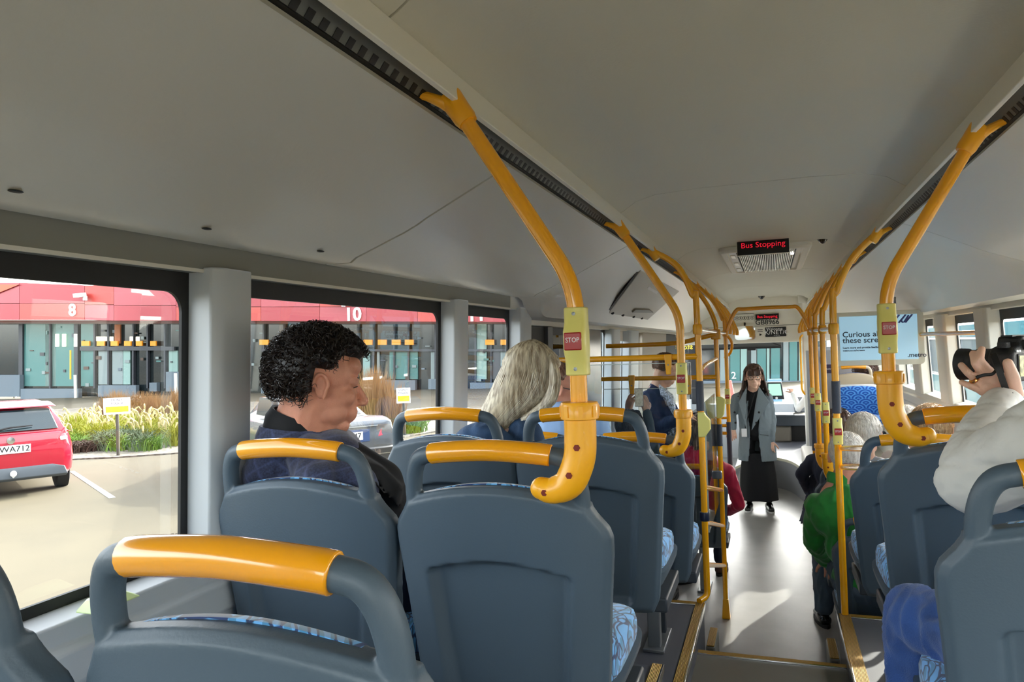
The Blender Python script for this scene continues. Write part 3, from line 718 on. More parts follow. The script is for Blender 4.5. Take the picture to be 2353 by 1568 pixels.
# a pole top between: extra upper rails on the left
for y, lab in ((5.13, 'third'), ):
    t = thing('grab_rail', 'curved yellow rail from the ceiling slot down to the left joint', 'grab rail', (-.352, y, 1.93))
    top = Vector((XC - .525, y, 2.345))
    part_w(MB().tube(bez([(x4, y, 1.93), (x4, y, 1.99), (x4 - .04, y, 2.10), (x4 - .10, y, 2.2), top], 8), .0158, n=16), 'tube', M_YEL, t); bracket(t, top, -1)
for y, s, lab in ((6.85, -1, 'short curved yellow rail left of the arch, nearest of the far left ones'), (7.6, -1, 'short curved yellow rail, middle of the three far left ones'), (8.3, -1, 'short curved yellow rail, farthest on the left ceiling slot'), (6.85, 1, 'short curved yellow rail right of the arch, nearest of the far right ones'), (7.55, 1, 'short curved yellow rail, middle of the three far right ones'), (8.3, 1, 'short curved yellow rail, farthest on the right ceiling slot')):
    xb = -.345 if s < 0 else .287
    t = thing('grab_rail', 'short far yellow rail curving from the %s ceiling slot' % ('left' if s < 0 else 'right'), 'grab rail', (xb, y, 1.93), group='far curved rails %s' % ('left' if s < 0 else 'right'))
    t['label'] = lab
    top = Vector((XC + s * .525, y, 2.345))
    part_w(MB().tube(bez([(xb, y, 1.93), (xb, y, 1.98), (xb + s * .04, y, 2.08), (xb + s * .10, y, 2.2), top], 6), .0158, n=12), 'tube', M_YEL, t); bracket(t, top, s)
# ladder rungs
for i, (va, vb) in enumerate(((1120, 1127), (1200, 1209), (1298, 1300))):
    a = PY(1612, va, 3.8); b = PY(1662, vb, 5.13)
    o = MB().tube([(xl3, 3.8, a.z), (x4, 5.13, b.z)], .0135, n=14).build('ladder_rung', M_YEL)
    tag(o, 'yellow ladder rung, %s of the three between the left poles' % ('highest', 'middle', 'lowest')[i], 'rail', 'rungs between the left ladder poles')
def rail(label, pts, r=.0155, m=M_YEL, n=14, group=None, name='grab_rail'):
    o = MB().tube(pts, r, n=n).build(name, m, smooth=60); return tag(o, label, 'grab rail', group)
# transverse rails on the left
zr = PY(1480, 823, 3.8).z
R1 = rail('yellow horizontal rail across to the ladder pole, with a glass clamp, at head height', [(-1.2, 3.8, zr), (xl3 + .01, 3.8, zr)])
for u in (1536,):
    c = PY(u, 823, 3.8)
    t = thing('glass_clamp', 'yellow glass clamp hanging under the nearer horizontal rail', 'clamp', c, group=None)
    MB().hexa([(-.012, -.022, -.085), (.012, -.022, -.085), (.012, -.012, -.085), (-.012, -.012, -.085), (-.02, -.022, .02), (.02, -.022, .02), (.02, .0, .02), (-.02, .0, .02)]).build('clamp_body', M_YELP, t, bevel=.006)
    MB().lathe([(.0001, 0), (.004, 0), (.004, .002), (.0001, .002)], (0, -.022, -.035), (0, -1, 0), 8).build('screw', M_LEG, t)
t = thing('glass_screen', 'clear glass screen hanging below the nearer yellow rail', 'glass screen', (-.7, 3.8, 1.4))
MB().box((-.5, .0, -.55), (.31, .006, zr - 1.4 - .03)).build('pane', M_CLEAR, t, smooth=0); MB().box((-.5, -.001, zr - 1.4 - .032), (.31, .007, zr - 1.4 - .028)).build('pane_edge', mat('glass_edge', 'c9d6d2', .2), t)
zr2 = PY(1480, 870, 5.13).z
R2_ = rail('yellow horizontal rail below, running left to the straight ladder pole', [(-1.15, 5.13, zr2), (x4, 5.13, zr2)])
for u in (1452, 1582):
    c = PY(u, 870, 5.13)
    t = thing('glass_clamp', 'yellow glass clamp on the lower far rail, %s of the phone' % ('left' if u < 1500 else 'far right'), 'clamp', c)
    MB().hexa([(-.014, -.024, -.11), (.014, -.024, -.11), (.014, -.012, -.11), (-.014, -.012, -.11), (-.024, -.024, .022), (.024, -.024, .022), (.024, .0, .022), (-.024, .0, .022)]).build('clamp_body', M_YELP, t, bevel=.007)
    MB().lathe([(.0001, 0), (.006, 0), (.006, .002), (.0001, .002)], (0, -.024, -.05), (0, -1, 0), 8).build('screw', M_LEG, t)
t = thing('glass_screen', 'clear glass screen below the farther rail in front of the phone', 'glass screen', (-.75, 5.16, 1.0))
MB().box((-.40, 0, -.2), (.42, .006, PY(1480, 893, 5.16).z - 1.0)).build('pane', M_CLEAR, t, smooth=0)
MB().box((-.40, -.001, PY(1480, 893, 5.16).z - 1.004), (.42, .007, PY(1480, 893, 5.16).z - 1.0)).build('pane_edge', MATS['glass_edge'], t)
R3_ = rail('topmost yellow horizontal rail rising to the joint beside the left poles', bez([PY(1393, 796, 5.1), PY(1480, 793, 5.1), PY(1560, 788, 5.1), PY(1605, 778, 5.1), Vector((x4, 5.1, 1.915))], 5))
rail('short yellow diagonal brace between two left poles', bez([PY(1612, 848, 4.2), PY(1622, 838, 4.4), PY(1645, 825, 5.0)], 5), .012)
for v, g in ((967, 0), (985, 1), (1003, 2)):
    a = PY(1612, v, 5.9); b = PY(1650, v, 5.9)
    b = Vector((-.345, 6.1, b.z)); a = Vector((a.x - .1, 6.1, a.z))
    o = rail('short yellow bar behind the ladder pole, %s of three' % ('top', 'middle', 'bottom')[g], [a, b], .013 if g else .010, group='short bars behind the ladder pole')
# arch and long tubes
pa = [PY(1668, 757, 6.1), PY(1690, 716, 6.1), PY(1712, 711, 6.1), PY(1825, 707, 6.1), PY(1843, 713, 6.1), PY(1862, 757, 6.1)]
pa = [Vector((-.345, 6.1, 1.93)), Vector((-.262, 6.1, 2.10)), Vector((-.18, 6.1, 2.118)), Vector((.13, 6.1, 2.118)), Vector((.21, 6.1, 2.10)), Vector((.287, 6.1, 1.94))]
rail('yellow arch spanning the aisle between the far poles', bez(pa, 8))
rail('bright steel tube linking the left pole collars', [(xl3, 3.8, 1.93), (-.345, 6.12, 1.93)], .013, M_CHROME, name='steel_tube')
rail('bright steel tube linking the right pole collars', [(.278, 3.74, 1.905), (.287, 6.12, 1.925)], .013, M_CHROME, name='steel_tube')
rail('horizontal yellow rail across the far right windows', [PY(2112, 769, 6.04), PX(2256, 764, 1.135)], .014)
rail('small hooked yellow rail end under the left joint', bez([(-.345, 6.1, 1.93), (-.30, 6.12, 1.86), (-.31, 6.14, 1.78), (-.36, 6.15, 1.73)], 6), .011)
# glass screen beside the ladder
t = thing('glass_screen', 'narrow clear screen clipped to the straight ladder pole', 'glass screen', (x4 - .02, 5.0, 1.4))
MB().box((-.003, -.7, -.62), (.003, .08, .12)).build('pane', M_CLEAR, t, smooth=0)
MB().box((-.004, -.704, -.62), (.004, -.698, .12)).build('pane_edge', MATS['glass_edge'], t)
o = MB().box((-.05, -.02, -.025), (.025, .03, .025)); c = PY(1650, 1092, 5.0); o.v = [v + c for v in o.v]
tag(o.build('pole_clamp', mat('grey_clamp', '5c6470', .35), bevel=.008), 'grey plastic clamp holding the clear screen to the ladder pole', 'clamp')
# ------------------------------------------------------------------ ceiling fittings
zC = zc + .073
t = thing('roof_hatch', 'pale ribbed roof hatch grille in the middle of the ceiling', 'roof hatch', (-.02, 5.72, zC))
fr = MB()
def rrect(w, h, r, z, n=5):
    out = []
    for cx_, cy_, st in ((w - r, h - r, 0), (-w + r, h - r, 90), (-w + r, -h + r, 180), (w - r, -h + r, 270)):
        for k in range(n + 1):
            a = math.radians(st + 90 * k / n); out.append(Vector((cx_ + r * math.cos(a), cy_ + r * math.sin(a), z)))
    return out
fr.loft([rrect(.285, .80, .06, 0), rrect(.285, .80, .06, -.02), rrect(.27, .785, .055, -.035), rrect(.235, .74, .03, -.035), rrect(.23, .735, .03, -.02)])
fr.build('hatch_frame', M_CREAM, t, smooth=40)
MB().box((-.18, -.73, -.0225), (.19, .73, -.0195)).build('grille_gap_shade', mat('grille_shadow', '3c3b36', .7), t)  # dark plate that paints the shade between the grille bars
g = MB()
for i in range(30):
    x = -.165 + i * .0118; g.box((x, -.72, -.034), (x + .0058, .72, -.0225))
g.build('grille', mat('grille_metal', 'd6d4c6', .3, metal=.2), t)
MB().box((-.23, -.72, -.024), (-.18, .72, -.020)).build('control_strip', M_WHITE, t)
for y in (-.45, .05, .5): MB().box((-.222, y - .09, -.03), (-.188, y + .09, -.022)).build('control_tab', M_PANEL, t, bevel=.004)
MB().box((.188, -.72, -.026), (.196, .72, -.02)).build('side_channel', M_BLACK, t)
MB().box((.165, -.5, -.034), (.185, -.4, -.022)).build('hatch_lamp', mat('small_white_lamp', 'ffffff', .3, emit='fffaf0', estr=2), t)
# display
p0, p1 = PY(1692, 548, 4.72), PY(1815, 577, 4.72)
LED = mat('led_red', 'e01030', .5, emit='ff1838', estr=.3)
t = thing('led_display', 'black hanging display with red Bus Stopping lettering', 'display', ((p0.x + p1.x) / 2, 4.72, (p0.z + p1.z) / 2))
w = (p1.x - p0.x) / 2; h = (zC - t.location.z)
MB().box((-w, 0, p1.z - t.location.z - .008), (w, .05, h)).build('housing', M_CREAM, t, bevel=.004)
MB().box((-w + .003, -.004, p1.z - t.location.z - .006), (w - .003, 0, .052)).build('screen', M_BLKGLOSS, t)
MB().box((-w - .012, -.006, .050), (w + .012, .01, .058)).build('top_bracket', M_BLACK, t)
text('lettering', 'Bus Stopping', LED, t, (t.location.x, 4.715, t.location.z - .0), (1, 0, 0), (0, 0, 1), .047, .0004, sx=1.05)
def dome(label, u, v, y, r):
    p = PY(u, v, y); p.z = zC
    o = MB().lathe([(.0001, -r * .95), (r * .35, -r * .85), (r * .8, -r * .35), (r, -.004), (r, .003)], p, (0, 0, 1), 20).build('dome_camera', mat('dome_black', '1b1a12', .2, coat=.5)); tag(o, label, 'camera')
dome('black dome camera on the ceiling right of the display', 1890, 553, 4.85, .034)
dome('small black dome camera at the front end of the ceiling', 1750, 688, 10.6, .045)
o = MB().box((-.06, -.03, -.12), (.06, .03, 0)); o.v = [v + Vector((.42, 10.55, zC)) for v in o.v]
tag(o.build('ceiling_box', M_PANEL, bevel=.01), 'small grey box hanging from the ceiling above the white front pillar', 'box')
# hatch panel on the left slope
def ph(u, v):
    a = Vector((XC - .69, 0, zc - .105)); b = Vector((XC - 1.0, 0, zc - .28)); n = Vector((-(b - a).z, 0, (b - a).x)).normalized(); d = ray(u, v)
    return EYE + d * ((a - EYE).dot(n) / d.dot(n)), -n if n.z > 0 else n
t = thing('service_panel', 'grey service hatch on the sloping left ceiling with slots and a handle', 'hatch')
cs = [ph(1388, 722), ph(1478, 740), ph(1560, 665), ph(1468, 612)]; n = cs[0][1]
ctr = sum((c[0] for c in cs), Vector()) / 4
MB().hexa([ctr + (c[0] - ctr) * .985 + n * .004 for c in cs] + [ctr + (c[0] - ctr) * .965 + n * .020 for c in cs]).build('panel', mat('panel_light_grey', 'bcb8ac', .45), t, bevel=.004)
MB().hexa([ctr + (c[0] - ctr) * 1.02 + n * .001 for c in cs] + [ctr + (c[0] - ctr) * 1.01 + n * .013 for c in cs]).build('panel_gap', M_BLACK, t)
for u, v in ((1404, 714), (1428, 719), (1453, 723), (1472, 727)):
    c = ph(u, v)[0] + n * .020; MB().ell(c, (.012, .028, .012), n=10, m=6).build('slot', M_BLACK, t)
c0, c1 = ph(1448, 710)[0], ph(1497, 712)[0]
MB().hexa([c0 + n * .02, c1 + n * .02, ph(1488, 705)[0] + n * .02, ph(1455, 704)[0] + n * .02] + [p + n * .014 for p in (c0 + n * .02, c1 + n * .02, ph(1488, 705)[0] + n * .02, ph(1455, 704)[0] + n * .02)]).build('handle', M_HEAD, t)
lb = [ph(*q)[0] + n * .0205 for q in ((1483, 658), (1505, 671), (1509, 666), (1488, 652))]
MB().hexa(lb + [p + n * .001 for p in lb]).build('paper_label', M_WHITE, t, smooth=0)
# ------------------------------------------------------------------ front end
YH = 11.0
def fbox(x0, x1, z0, z1, y0, y1, m, name='wall_front', **k): return struct(name, MB().box((x0, y0, z0), (x1, y1, z1)), m, **k)
zb = PY(1760, 788, YH).z
fbox(-1.3, 1.22, zb, 2.56, YH, YH + .3, M_CREAM, bevel=.01)
fbox(-1.3, 1.22, PY(1760, 749, YH).z - .004, PY(1760, 749, YH).z + .004, YH - .003, YH + .02, M_HEAD)
def sign(label, u0, v0, u1, v1, y, m, name='sign', cat='sign', d=.01, lines=(), frame=None):
    a, b = PY(u0, v0, y), PY(u1, v1, y); c = (a + b) / 2
    t = thing(name, label, cat, c); w, h = abs(b.x - a.x) / 2, abs(a.z - b.z) / 2
    MB().box((-w, -d, -h), (w, 0, h)).build('board', m, t, bevel=.003)
    for s_, fx, fz, sz, mm, al in lines:
        text('lettering', s_, mm, t, (c.x + fx * w, y - d - .001, c.z + fz * h), (1, 0, 0), (0, 0, 1), sz, .001, al)
    return t, w, h
M_INK = mat('black_ink', '151515', .6); M_NAVY = mat('navy_ink', '16233f', .6)
t, w, h = sign('white strip of round pictograms beside the small display', 1680, 722, 1733, 741, YH - .003, mat('label_white', 'e9e7dc', .5), d=.004)
for i in range(6):
    x = -w * .82 + i * w * .33
    MB().lathe([(.0001, 0), (.027, 0), (.027, .002), (.0001, .002)], (x, -.004, -.0), (0, -1, 0), 20).build('pictogram', M_INK, t)
    MB().lathe([(.0001, 0), (.023, 0), (.023, .001), (.0001, .001)], (x, -.0062, -.0), (0, -1, 0), 20).build('pictogram', MATS['label_white'], t)
    MB().box((-.006 + x, -.0085, -.014), (.006 + x, -.007, .006)).ell((x, -.0078, .012), .006, n=8, m=6).build('pictogram', M_INK, t)
MB().box((-w, -.006, h * .86), (w, -.004, h * .94)).build('line', M_INK, t)
t, w, h = sign('small black display with red Bus Stopping text on the front header', 1736, 723, 1790, 733, YH - .003, M_BLKGLOSS, name='led_display', cat='display', d=.03, lines=[('Bus Stopping', 0, 0, .052, LED, 'CENTER')])
c = PY(1763, 741, YH); t = thing('fleet_number', 'black letters GB8966 on the cream front header', 'lettering', c); text('lettering', 'GB8966', M_INK, t, (c.x, YH - .003, c.z), (1, 0, 0), (0, 0, 1), .098, .002, bold=.001)
sign('black Welcome sign with K/NET/C in white letters above the windscreen', 1758, 753, 1807, 773, YH - .003, M_INK, d=.012, lines=[('Welcome', -.9, .6, .055, M_WHITE, 'LEFT'), ('K/NET/C', .1, -.12, .085, M_WHITE, 'CENTER'), ('to the bus', .1, -.72, .02, M_WHITE, 'CENTER')])
c = PY(1747, 768, YH); t = thing('small_label', 'tiny black pictogram label beside the mirror', 'label', c)
MB().box((-.035, -.004, .055), (.035, 0, .065)).box((-.035, -.004, .03), (.035, 0, .038)).build('lines', M_INK, t); MB().lathe([(.0001, 0), (.022, 0), (.022, .002), (.0001, .002)], (0, -.002, -.01), (0, -1, 0), 3).build('mark', M_INK, t)
a, b = PY(1686, 750, YH - .1), PY(1738, 782, YH - .1); c = (a + b) / 2; w, h = (b.x - a.x) / 2, (a.z - b.z) / 2
t = thing('interior_mirror', "driver's rear-view mirror hanging over the windscreen", 'mirror', c)
P_ = rrect(w, h, .05, 0); q_ = lambda P, y, s=1: [Vector((p.x * s, y, p.y * s)) for p in P]
MB().loft([q_(P_, .04, .9), q_(P_, .0), q_(P_, -.012), q_(P_, -.012, .95)]).build('mirror_shell', M_CREAM, t, smooth=40)
MB().loft([q_(P_, -.0125, .93), q_(P_, -.0145, .93)]).build('mirror_glass', mat('mirror_glass', 'e8eef0', .03, metal=1), t)
MB().tube([(0, .02, h), (0, .1, h + .04)], .012).build('mirror_arm', M_BLACK, t)
# windscreen frame, glass, blind, wipers
fbox(-1.3, -1.1, 0, zb + .1, 12.3, 12.4, M_BLACK); fbox(1.05, 1.22, 0, zb + .1, 12.3, 12.4, M_BLACK)
struct('window_40', MB().box((-1.2, 12.33, .85), (1.12, 12.34, 2.2)), M_GLASS, smooth=0)
fbox(-1.3, 1.22, 0, .86, 12.25, 12.4, M_PILLAR)
fbox(-1.3, 1.22, 1.98, 2.56, 12.2, 12.4, M_BLACK)
t = thing('sun_blind', 'dark rolled sun blind on crossed black arms above the windscreen', 'sun blind')
a, b = PY(1640, 770, 11.9), PY(1795, 797, 11.9)
MB().box((a.x - .2, 11.9, b.z), (b.x, 11.91, a.z + .15)).box((a.x, 11.9, a.z), (a.x + .05, 12.25, a.z + .14)).build('blind_sheet', mat('blind_cloth', '4a4d4c', .7), t)
MB().box((a.x - .2, 11.88, b.z - .02), (b.x, 11.92, b.z + .01)).build('bottom_bar', M_BLACK, t)
MB().tube([PY(1665, 798, 11.8), PY(1762, 772, 11.8)], .012).build('arm', M_BLACK, t); MB().tube([PY(1735, 772, 11.8), PY(1795, 796, 11.8)], .012).build('arm', M_BLACK, t)
MB().box((-.06, 0, -.05), (.06, .03, 0), Matrix.Translation(PY(1727, 798, 11.85))).build('latch', M_BLACK, t)
# LED sign's reflection in the windscreen, painted as glowing mirrored lettering
LED_REFL = mat('reflected_led_yellow', 'ffe040', .5, emit='ffe21a', estr=.6)
a, b = PY(1572, 798, 12.2), PY(1648, 798, 12.2)
t = thing('led_reflection', 'painted reflection of an LED sign, yellow mirrored driver and stop lettering on the front glass', 'lettering', a)
text('lettering', 'l driver   stop', LED_REFL, t, ((a.x + b.x) / 2, 12.3, a.z), (-1, 0, 0), (0, 0, 1), .13, .002)
# driver's corner
pl_top = [PZ(1690, 1075, .37), PZ(1735, 1056, .37), PZ(1770, 1053, .37), PZ(1800, 1057, .37), PZ(1825, 1066, .37), PZ(1850, 1084, .37)]
pl_top = bez(pl_top, 6)
poly = [(p.x, p.y) for p in pl_top] + [(1.2, pl_top[-1].y), (1.2, 12.2), (pl_top[0].x, 12.2)]
struct('floor', MB().prism(poly, lambda x, y, t_: Vector((x, y, t_)), 0, .37), mat('platform_grey', '8d8e91', .45), smooth=60)
poly2 = [(p.x, p.y + .10) for p in pl_top] + [(1.2, pl_top[-1].y + .1), (1.2, 12.2), (pl_top[0].x, 12.2)]
struct('floor', MB().prism(poly2, lambda x, y, t_: Vector((x, y, t_)), .37, .374), M_FLOORD)
ed = MB(); n_ = len(pl_top)
ed.loft([[p + Vector((0, -.004, -.02)), p + Vector((0, -.004, .012)), p + Vector((0, .10, .012)), p + Vector((0, .10, .003))] for p in pl_top])
struct('trim_6', ed, mat('cream_edge', 'ddd9bf', .45), smooth=60)
o = MB().box((.40, 10.75, .37), (.53, 10.85, zc + .07)); struct('wall_front', o, M_CREAM, bevel=.02)
struct('wall_front', MB().box((.53, 10.85, .37), (1.2, 10.9, 1.75)), mat('grey_partition', 'aeb2bb', .5))
xh = .385
rail('slim yellow handle on the white pillar beside the driver', fillet([(xh + .045, 10.78, 1.93), (xh - .01, 10.74, 1.90), (xh - .015, 10.74, 1.16), (xh + .05, 10.78, 1.08)], .06), .014)
# counter
t = thing('driver_console', "dark driver's dashboard console with switches behind the woman in grey", 'console', (.2, 11.4, .37))
a = PY(1770, 945, 11.3); zt = a.z
MB().box((-.25, -.1, zt - .37 - .22), (.35, .35, zt - .37 - .06)).build('counter', M_SEATD, t, bevel=.01)
MB().box((-.22, -.06, 0), (.03, .3, zt - .59)).build('cabinet', mat('taupe_cabinet', '6c665b', .5), t, bevel=.03)
MB().box((.03, .1, 0), (.35, .2, zt - .59)).build('dark_panel', M_BLACK, t)
MB().hexa([(.08, -.08, zt - .40), (.36, -.08, zt - .40), (.36, .25, zt - .22), (.08, .25, zt - .22), (.08, -.09, zt - .38), (.36, -.09, zt - .38), (.34, .24, zt - .19), (.06, .24, zt - .19)]).build('switch_panel', M_SEATD, t, bevel=.005)
for i in range(3):
    for j in range(2): MB().box((.13 + i * .045, .02 + j * .11, zt - .335 + j * .06), (.155 + i * .045, .05 + j * .11, zt - .31 + j * .06)).build('switch', M_WHITE, t, bevel=.003)
MB().box((.06, -.11, zt - .42), (.36, -.09, zt - .395)).build('edge_strip', M_CHROME, t)
MB().box((-.2, -.13, zt - .44), (.08, .0, zt - .42)).build('tray', M_LEG, t, bevel=.004)
a, b = PY(1762, 879, 11.2), PY(1799, 918, 11.2)
t = thing('ticket_machine', 'ticket machine with a pale green screen beside the woman', 'ticket machine', ((a.x + b.x) / 2, 11.2, b.z))
w, h = (b.x - a.x) / 2, (a.z - b.z)
MB().hexa([(-w * 1.1, 0, 0), (w * 1.2, 0, 0), (w * 1.2, .1, 0), (-w * 1.1, .1, 0), (-w, .03, h), (w * .9, .03, h), (w * .9, .12, h), (-w, .12, h)]).build('housing', M_SEATD, t, bevel=.01)
MB().hexa([(-w * .85, -.003, h * .22), (w * .9, -.003, h * .22), (w * .9, 0.03, h * .22), (-w * .85, 0.03, h * .22), (-w * .8, .022, h * .9), (w * .75, .022, h * .9), (w * .75, .05, h * .9), (-w * .8, .05, h * .9)]).build('screen', mat('green_screen', '9fd8b8', .3, emit='9fdcc0', estr=.5), t)
MB().lathe([(.0001, 0), (.018, 0), (.018, .01), (.0001, .01)], (w * .2, -.002, h * .08), (0, -1, 0), 14).build('button', M_WHITE, t)
a, b = PY(1764, 872, 11.5), PY(1796, 880, 11.5)
o = MB().box((a.x, 11.5, b.z - .28), (b.x, 11.53, a.z)); tag(o.build('monitor', mat('blue_screen', '7fa8dc', .3, emit='7fa8dc', estr=.5), bevel=.005), 'small bluish monitor behind the ticket machine', 'monitor')
# screen advert
a, b = PY(1913, 720, 6.0), PY(2126, 837, 6.0); c = (a + b) / 2; w, h = (b.x - a.x) / 2, (a.z - b.z) / 2
t = thing('advert_screen', 'wide pale blue screen asking Curious about these screens', 'screen', c)
Pf = rrect(w, h, .03, 0)
MB().loft([q_(Pf, .05, .98), q_(Pf, .0), q_(Pf, -.01, .995)]).build('screen_frame', mat('frame_mint', 'd6dcd2', .3, coat=.5), t, smooth=40)
SCR = mat('screen_blue', '9cc6df', .25, emit='9ccbe6', estr=.28)
MB().box((-w * .86, -.013, -h * .80), (w * .86, -.010, h * .84)).build('display', SCR, t)
T = lambda s_, fx, fz, sz, al='LEFT', m=M_NAVY: text('lettering', s_, m, t, (c.x + fx * w, 6.0 - .0145, c.z + fz * h), (1, 0, 0), (0, 0, 1), sz, .0006, al, bold=.0006)
T('Curious about', -.80, .16, .058); T('these screens?', -.80, -.06, .058); T('Learn more and provide feedback', -.80, -.33, .019); T('metro.co.nz/screens', -.80, -.43, .018); T('.metro', .62, -.66, .045, 'LEFT')
st = MB()
for i in range(3):
    x = w * (.30 + i * .14)
    for p, q in (((x, h * .55), (x + w * .16, h * .84)),): st.hexa([(p[0], -.0145, p[1]), (p[0] + .012, -.0145, p[1] - .006), (p[0] + .012, -.0132, p[1] - .006), (p[0], -.0132, p[1]), (q[0], -.0145, q[1]), (q[0] + .012, -.0145, q[1] - .004), (q[0] + .012, -.0132, q[1] - .004), (q[0], -.0132, q[1])])
st.tube([(w * .52, -.0138, h * .62), (w * .54, -.0138, h * .55), (w * .58, -.0138, h * .56), (w * .68, -.0138, h * .80)], .006, n=6)
st.build('diagonal_strokes', mat('indigo_ink', '3b4a8f', .6), t)
MB().tube([(w * .4, .02, h), (w * .4, .02, 2.15 - c.z)], .012).build('hanger', M_LEG, t)
# emergency stickers seen from inside, mirrored
RS = mat('red_print', 'd93a34', .5); WS = mat('sticker_white', 'f4efe9', .5)
def sticker(label, s, y0, y1, z0, z1, lines):
    X = lean(s, (z0 + z1) / 2, .036); c = Vector((X, (y0 + y1) / 2, (z0 + z1) / 2)); t = thing('emergency_sticker', label, 'sticker', c)
    MB().box((-.001, -(y1 - y0) / 2, -(z1 - z0) / 2), (.001, (y1 - y0) / 2, (z1 - z0) / 2)).build('sheet', WS, t)
    for k, l in enumerate(lines):
        text('lettering', l, RS, t, (X - s * .002, c.y, c.z + (z1 - z0) * (.22 - .42 * k)), (0, s, 0), (0, 0, 1), (z1 - z0) * .42, .0004, bold=.0015)
    return t
a, b = PX(1430, 757, -1.21), PX(1462, 784, -1.21)
sticker('red and white sticker with mirrored lettering on the left front window', -1, a.y, b.y, b.z, a.z, ['EMERGENCY', 'EXIT'])
a, b = PX(2148, 727, 1.12), PX(2128, 755, 1.12)
sticker('red and white mirrored sticker in the small window right of the screen', 1, a.y, b.y, b.z, a.z, ['EMERGENCY', 'EXIT'])
# seats over the front wheel
TAN = mat('tan_seat_plastic', 'b9aa92', .5)
fbox(.30, 1.2, 0, .55, 7.6, 9.7, mat('wheel_box_cream', 'cfc9bb', .5), name='floor', bevel=.02)
o = make_seat(TAN, M_YELG, M_SCAL); o.location = (.86, 9.0, .93); tag(o, 'tan forward-facing seat with a yellow grip below the screen', 'seat'); seat_legs(o, .38, 1)
o2 = make_seat(mat('white_seat_plastic', 'e3e6ea', .4), M_YELG, M_SCAL); o2.location = (.82, 8.35, .90); o2.rotation_euler = (0, 0, PI); tag(o2, 'rear-facing seat with a blue scallop-patterned cushion below the screen', 'seat'); seat_legs(o2, .35, 1)
for k in list(kids(o2)):
    if k.name.startswith('hand_grip') or k.name.startswith('seat_back_shell'): bpy.data.objects.remove(k)
pd = MB(); 
P_ = [(-.21, .05), (.21, .05), (.215, .40), (.19, .46), (.15, .475), (-.15, .475), (-.19, .46), (-.215, .40)]
pd.prism(P_, lambda x, z, t_: Vector((x, t_, z)), .0, .05); pd.build('seat_back_shell', MATS['white_seat_plastic'], o2, bevel=.02)
# fabric back big enough to face the camera
for k in kids(o2):
    if k.name.startswith('back_cushion'): k.scale = (1.22, 1, .86)
o = MB().box((.40, 9.75, .0), (1.2, 9.8, 1.72)); struct('wall_front', o, MATS['grey_partition'])
sign('small dark purple poster on the front partition', 1897, 838, 1913, 858, 9.75, mat('purple_poster', '3a2f52', .5), lines=[('metro', 0, 0, .04, M_WHITE, 'CENTER')])
sign('dark purple poster higher on the front partition beside the poles', 1884, 820, 1893, 836, 9.75, MATS['purple_poster'])
# wide dotted seat behind the glass on the left
DOT = mat('dotted_blue_fabric', '4a6aa8', .9)
t_, b_ = nodes_of(DOT); tc = t_.nodes.new('ShaderNodeTexCoord'); vo = t_.nodes.new('ShaderNodeTexVoronoi'); vo.inputs['Scale'].default_value = 55; vo.inputs['Randomness'].default_value = 0
t_.links.new(tc.outputs['Object'], vo.inputs['Vector']); rp = t_.nodes.new('ShaderNodeValToRGB'); rp.color_ramp.interpolation = 'CONSTANT'; rp.color_ramp.elements[0].color = (*lin('26407a'), 1); rp.color_ramp.elements[1].position = .28; rp.color_ramp.elements[1].color = (*lin('5878b8'), 1)
t_.links.new(vo.outputs['Distance'], rp.inputs[0]); t_.links.new(rp.outputs[0], b_.inputs['Base Color'])
o3 = make_seat(M_SEAT, M_YELG, DOT); o3.location = (-.80, 6.55, .36); o3.rotation_euler = (0, 0, PI); tag(o3, 'rear-facing seat with blue dotted fabric behind the glass, left of the poles', 'seat'); seat_legs(o3, .36, 1)
# ------------------------------------------------------------------ outside
G = -.20
M_ASPH = mat('asphalt', '4b4432', .85, var=.08, vscale=1.5, detail=8)
struct('floor', MB().box((-140, -60, G - .1), (120, 160, G)), M_ASPH, smooth=0)
def gz(u, v, z=G): return PZ(u, v, z)
# parking line
a, b, c_, d_ = gz(160, 1085), gz(170, 1083), gz(266, 1144), gz(250, 1146)
tag(MB().prism([(a.x, a.y), (b.x, b.y), (c_.x, c_.y), (d_.x, d_.y)], lambda x, y, t_: Vector((x, y, t_)), G, G + .006).build('parking_line', mat('road_white', '9e9d95', .7)), 'white painted parking line beside the red car', 'road marking')
# facade plane
A0, B0 = gz(60, 916), gz(900, 897); fd = (B0 - A0); fd.z = 0; FU = fd.normalized(); FN = Vector((FU.y, -FU.x, 0))      # normal towards us
if FN.dot(EYE - A0) < 0: FN = -FN
def pf(u, v, off=0):
    d = ray(u, v); q0 = A0 + FN * off; return EYE + d * ((q0 - EYE).dot(FN) / d.dot(FN))
bt = thing('station_building', 'bus station building with a red numbered fascia and glass shopfront', 'building', (A0.x, A0.y, G))
def fpart(name, u0, v0, u1, v1, m, off=0, d=.12, parent=None, quad=None, bevel=0):
    Q = [pf(*p, off) for p in (quad or ((u0, v0), (u1, v0), (u1, v1), (u0, v1)))]
    if not quad:
        Q[1].z = Q[1].z; 
    V = Q + [p - FN * d for p in Q]
    o = MB().add(V, [(0, 1, 2, 3), (4, 7, 6, 5), (0, 4, 5, 1), (1, 5, 6, 2), (2, 6, 7, 3), (3, 7, 4, 0)]).build(name, m, None, smooth=0, bevel=bevel); adopt(o, parent or bt); return o
RED1 = mat('fascia_red', '9f323b', .35); RED2 = mat('fascia_pink', 'a6404a', .3); RED3 = mat('fascia_coral', 'b03d35', .35); ORG = mat('fascia_orange', 'bf5734', .4)
us = [(-300, 45), (45, 195), (195, 262), (262, 405), (405, 600), (600, 735), (735, 842), (842, 960), (960, 1060), (1060, 1260), (1260, 1500), (1500, 1900)]
ms = [RED2, RED1, RED3, RED2, RED1, RED2, RED3, RED2, RED1, RED2, RED1, RED2]
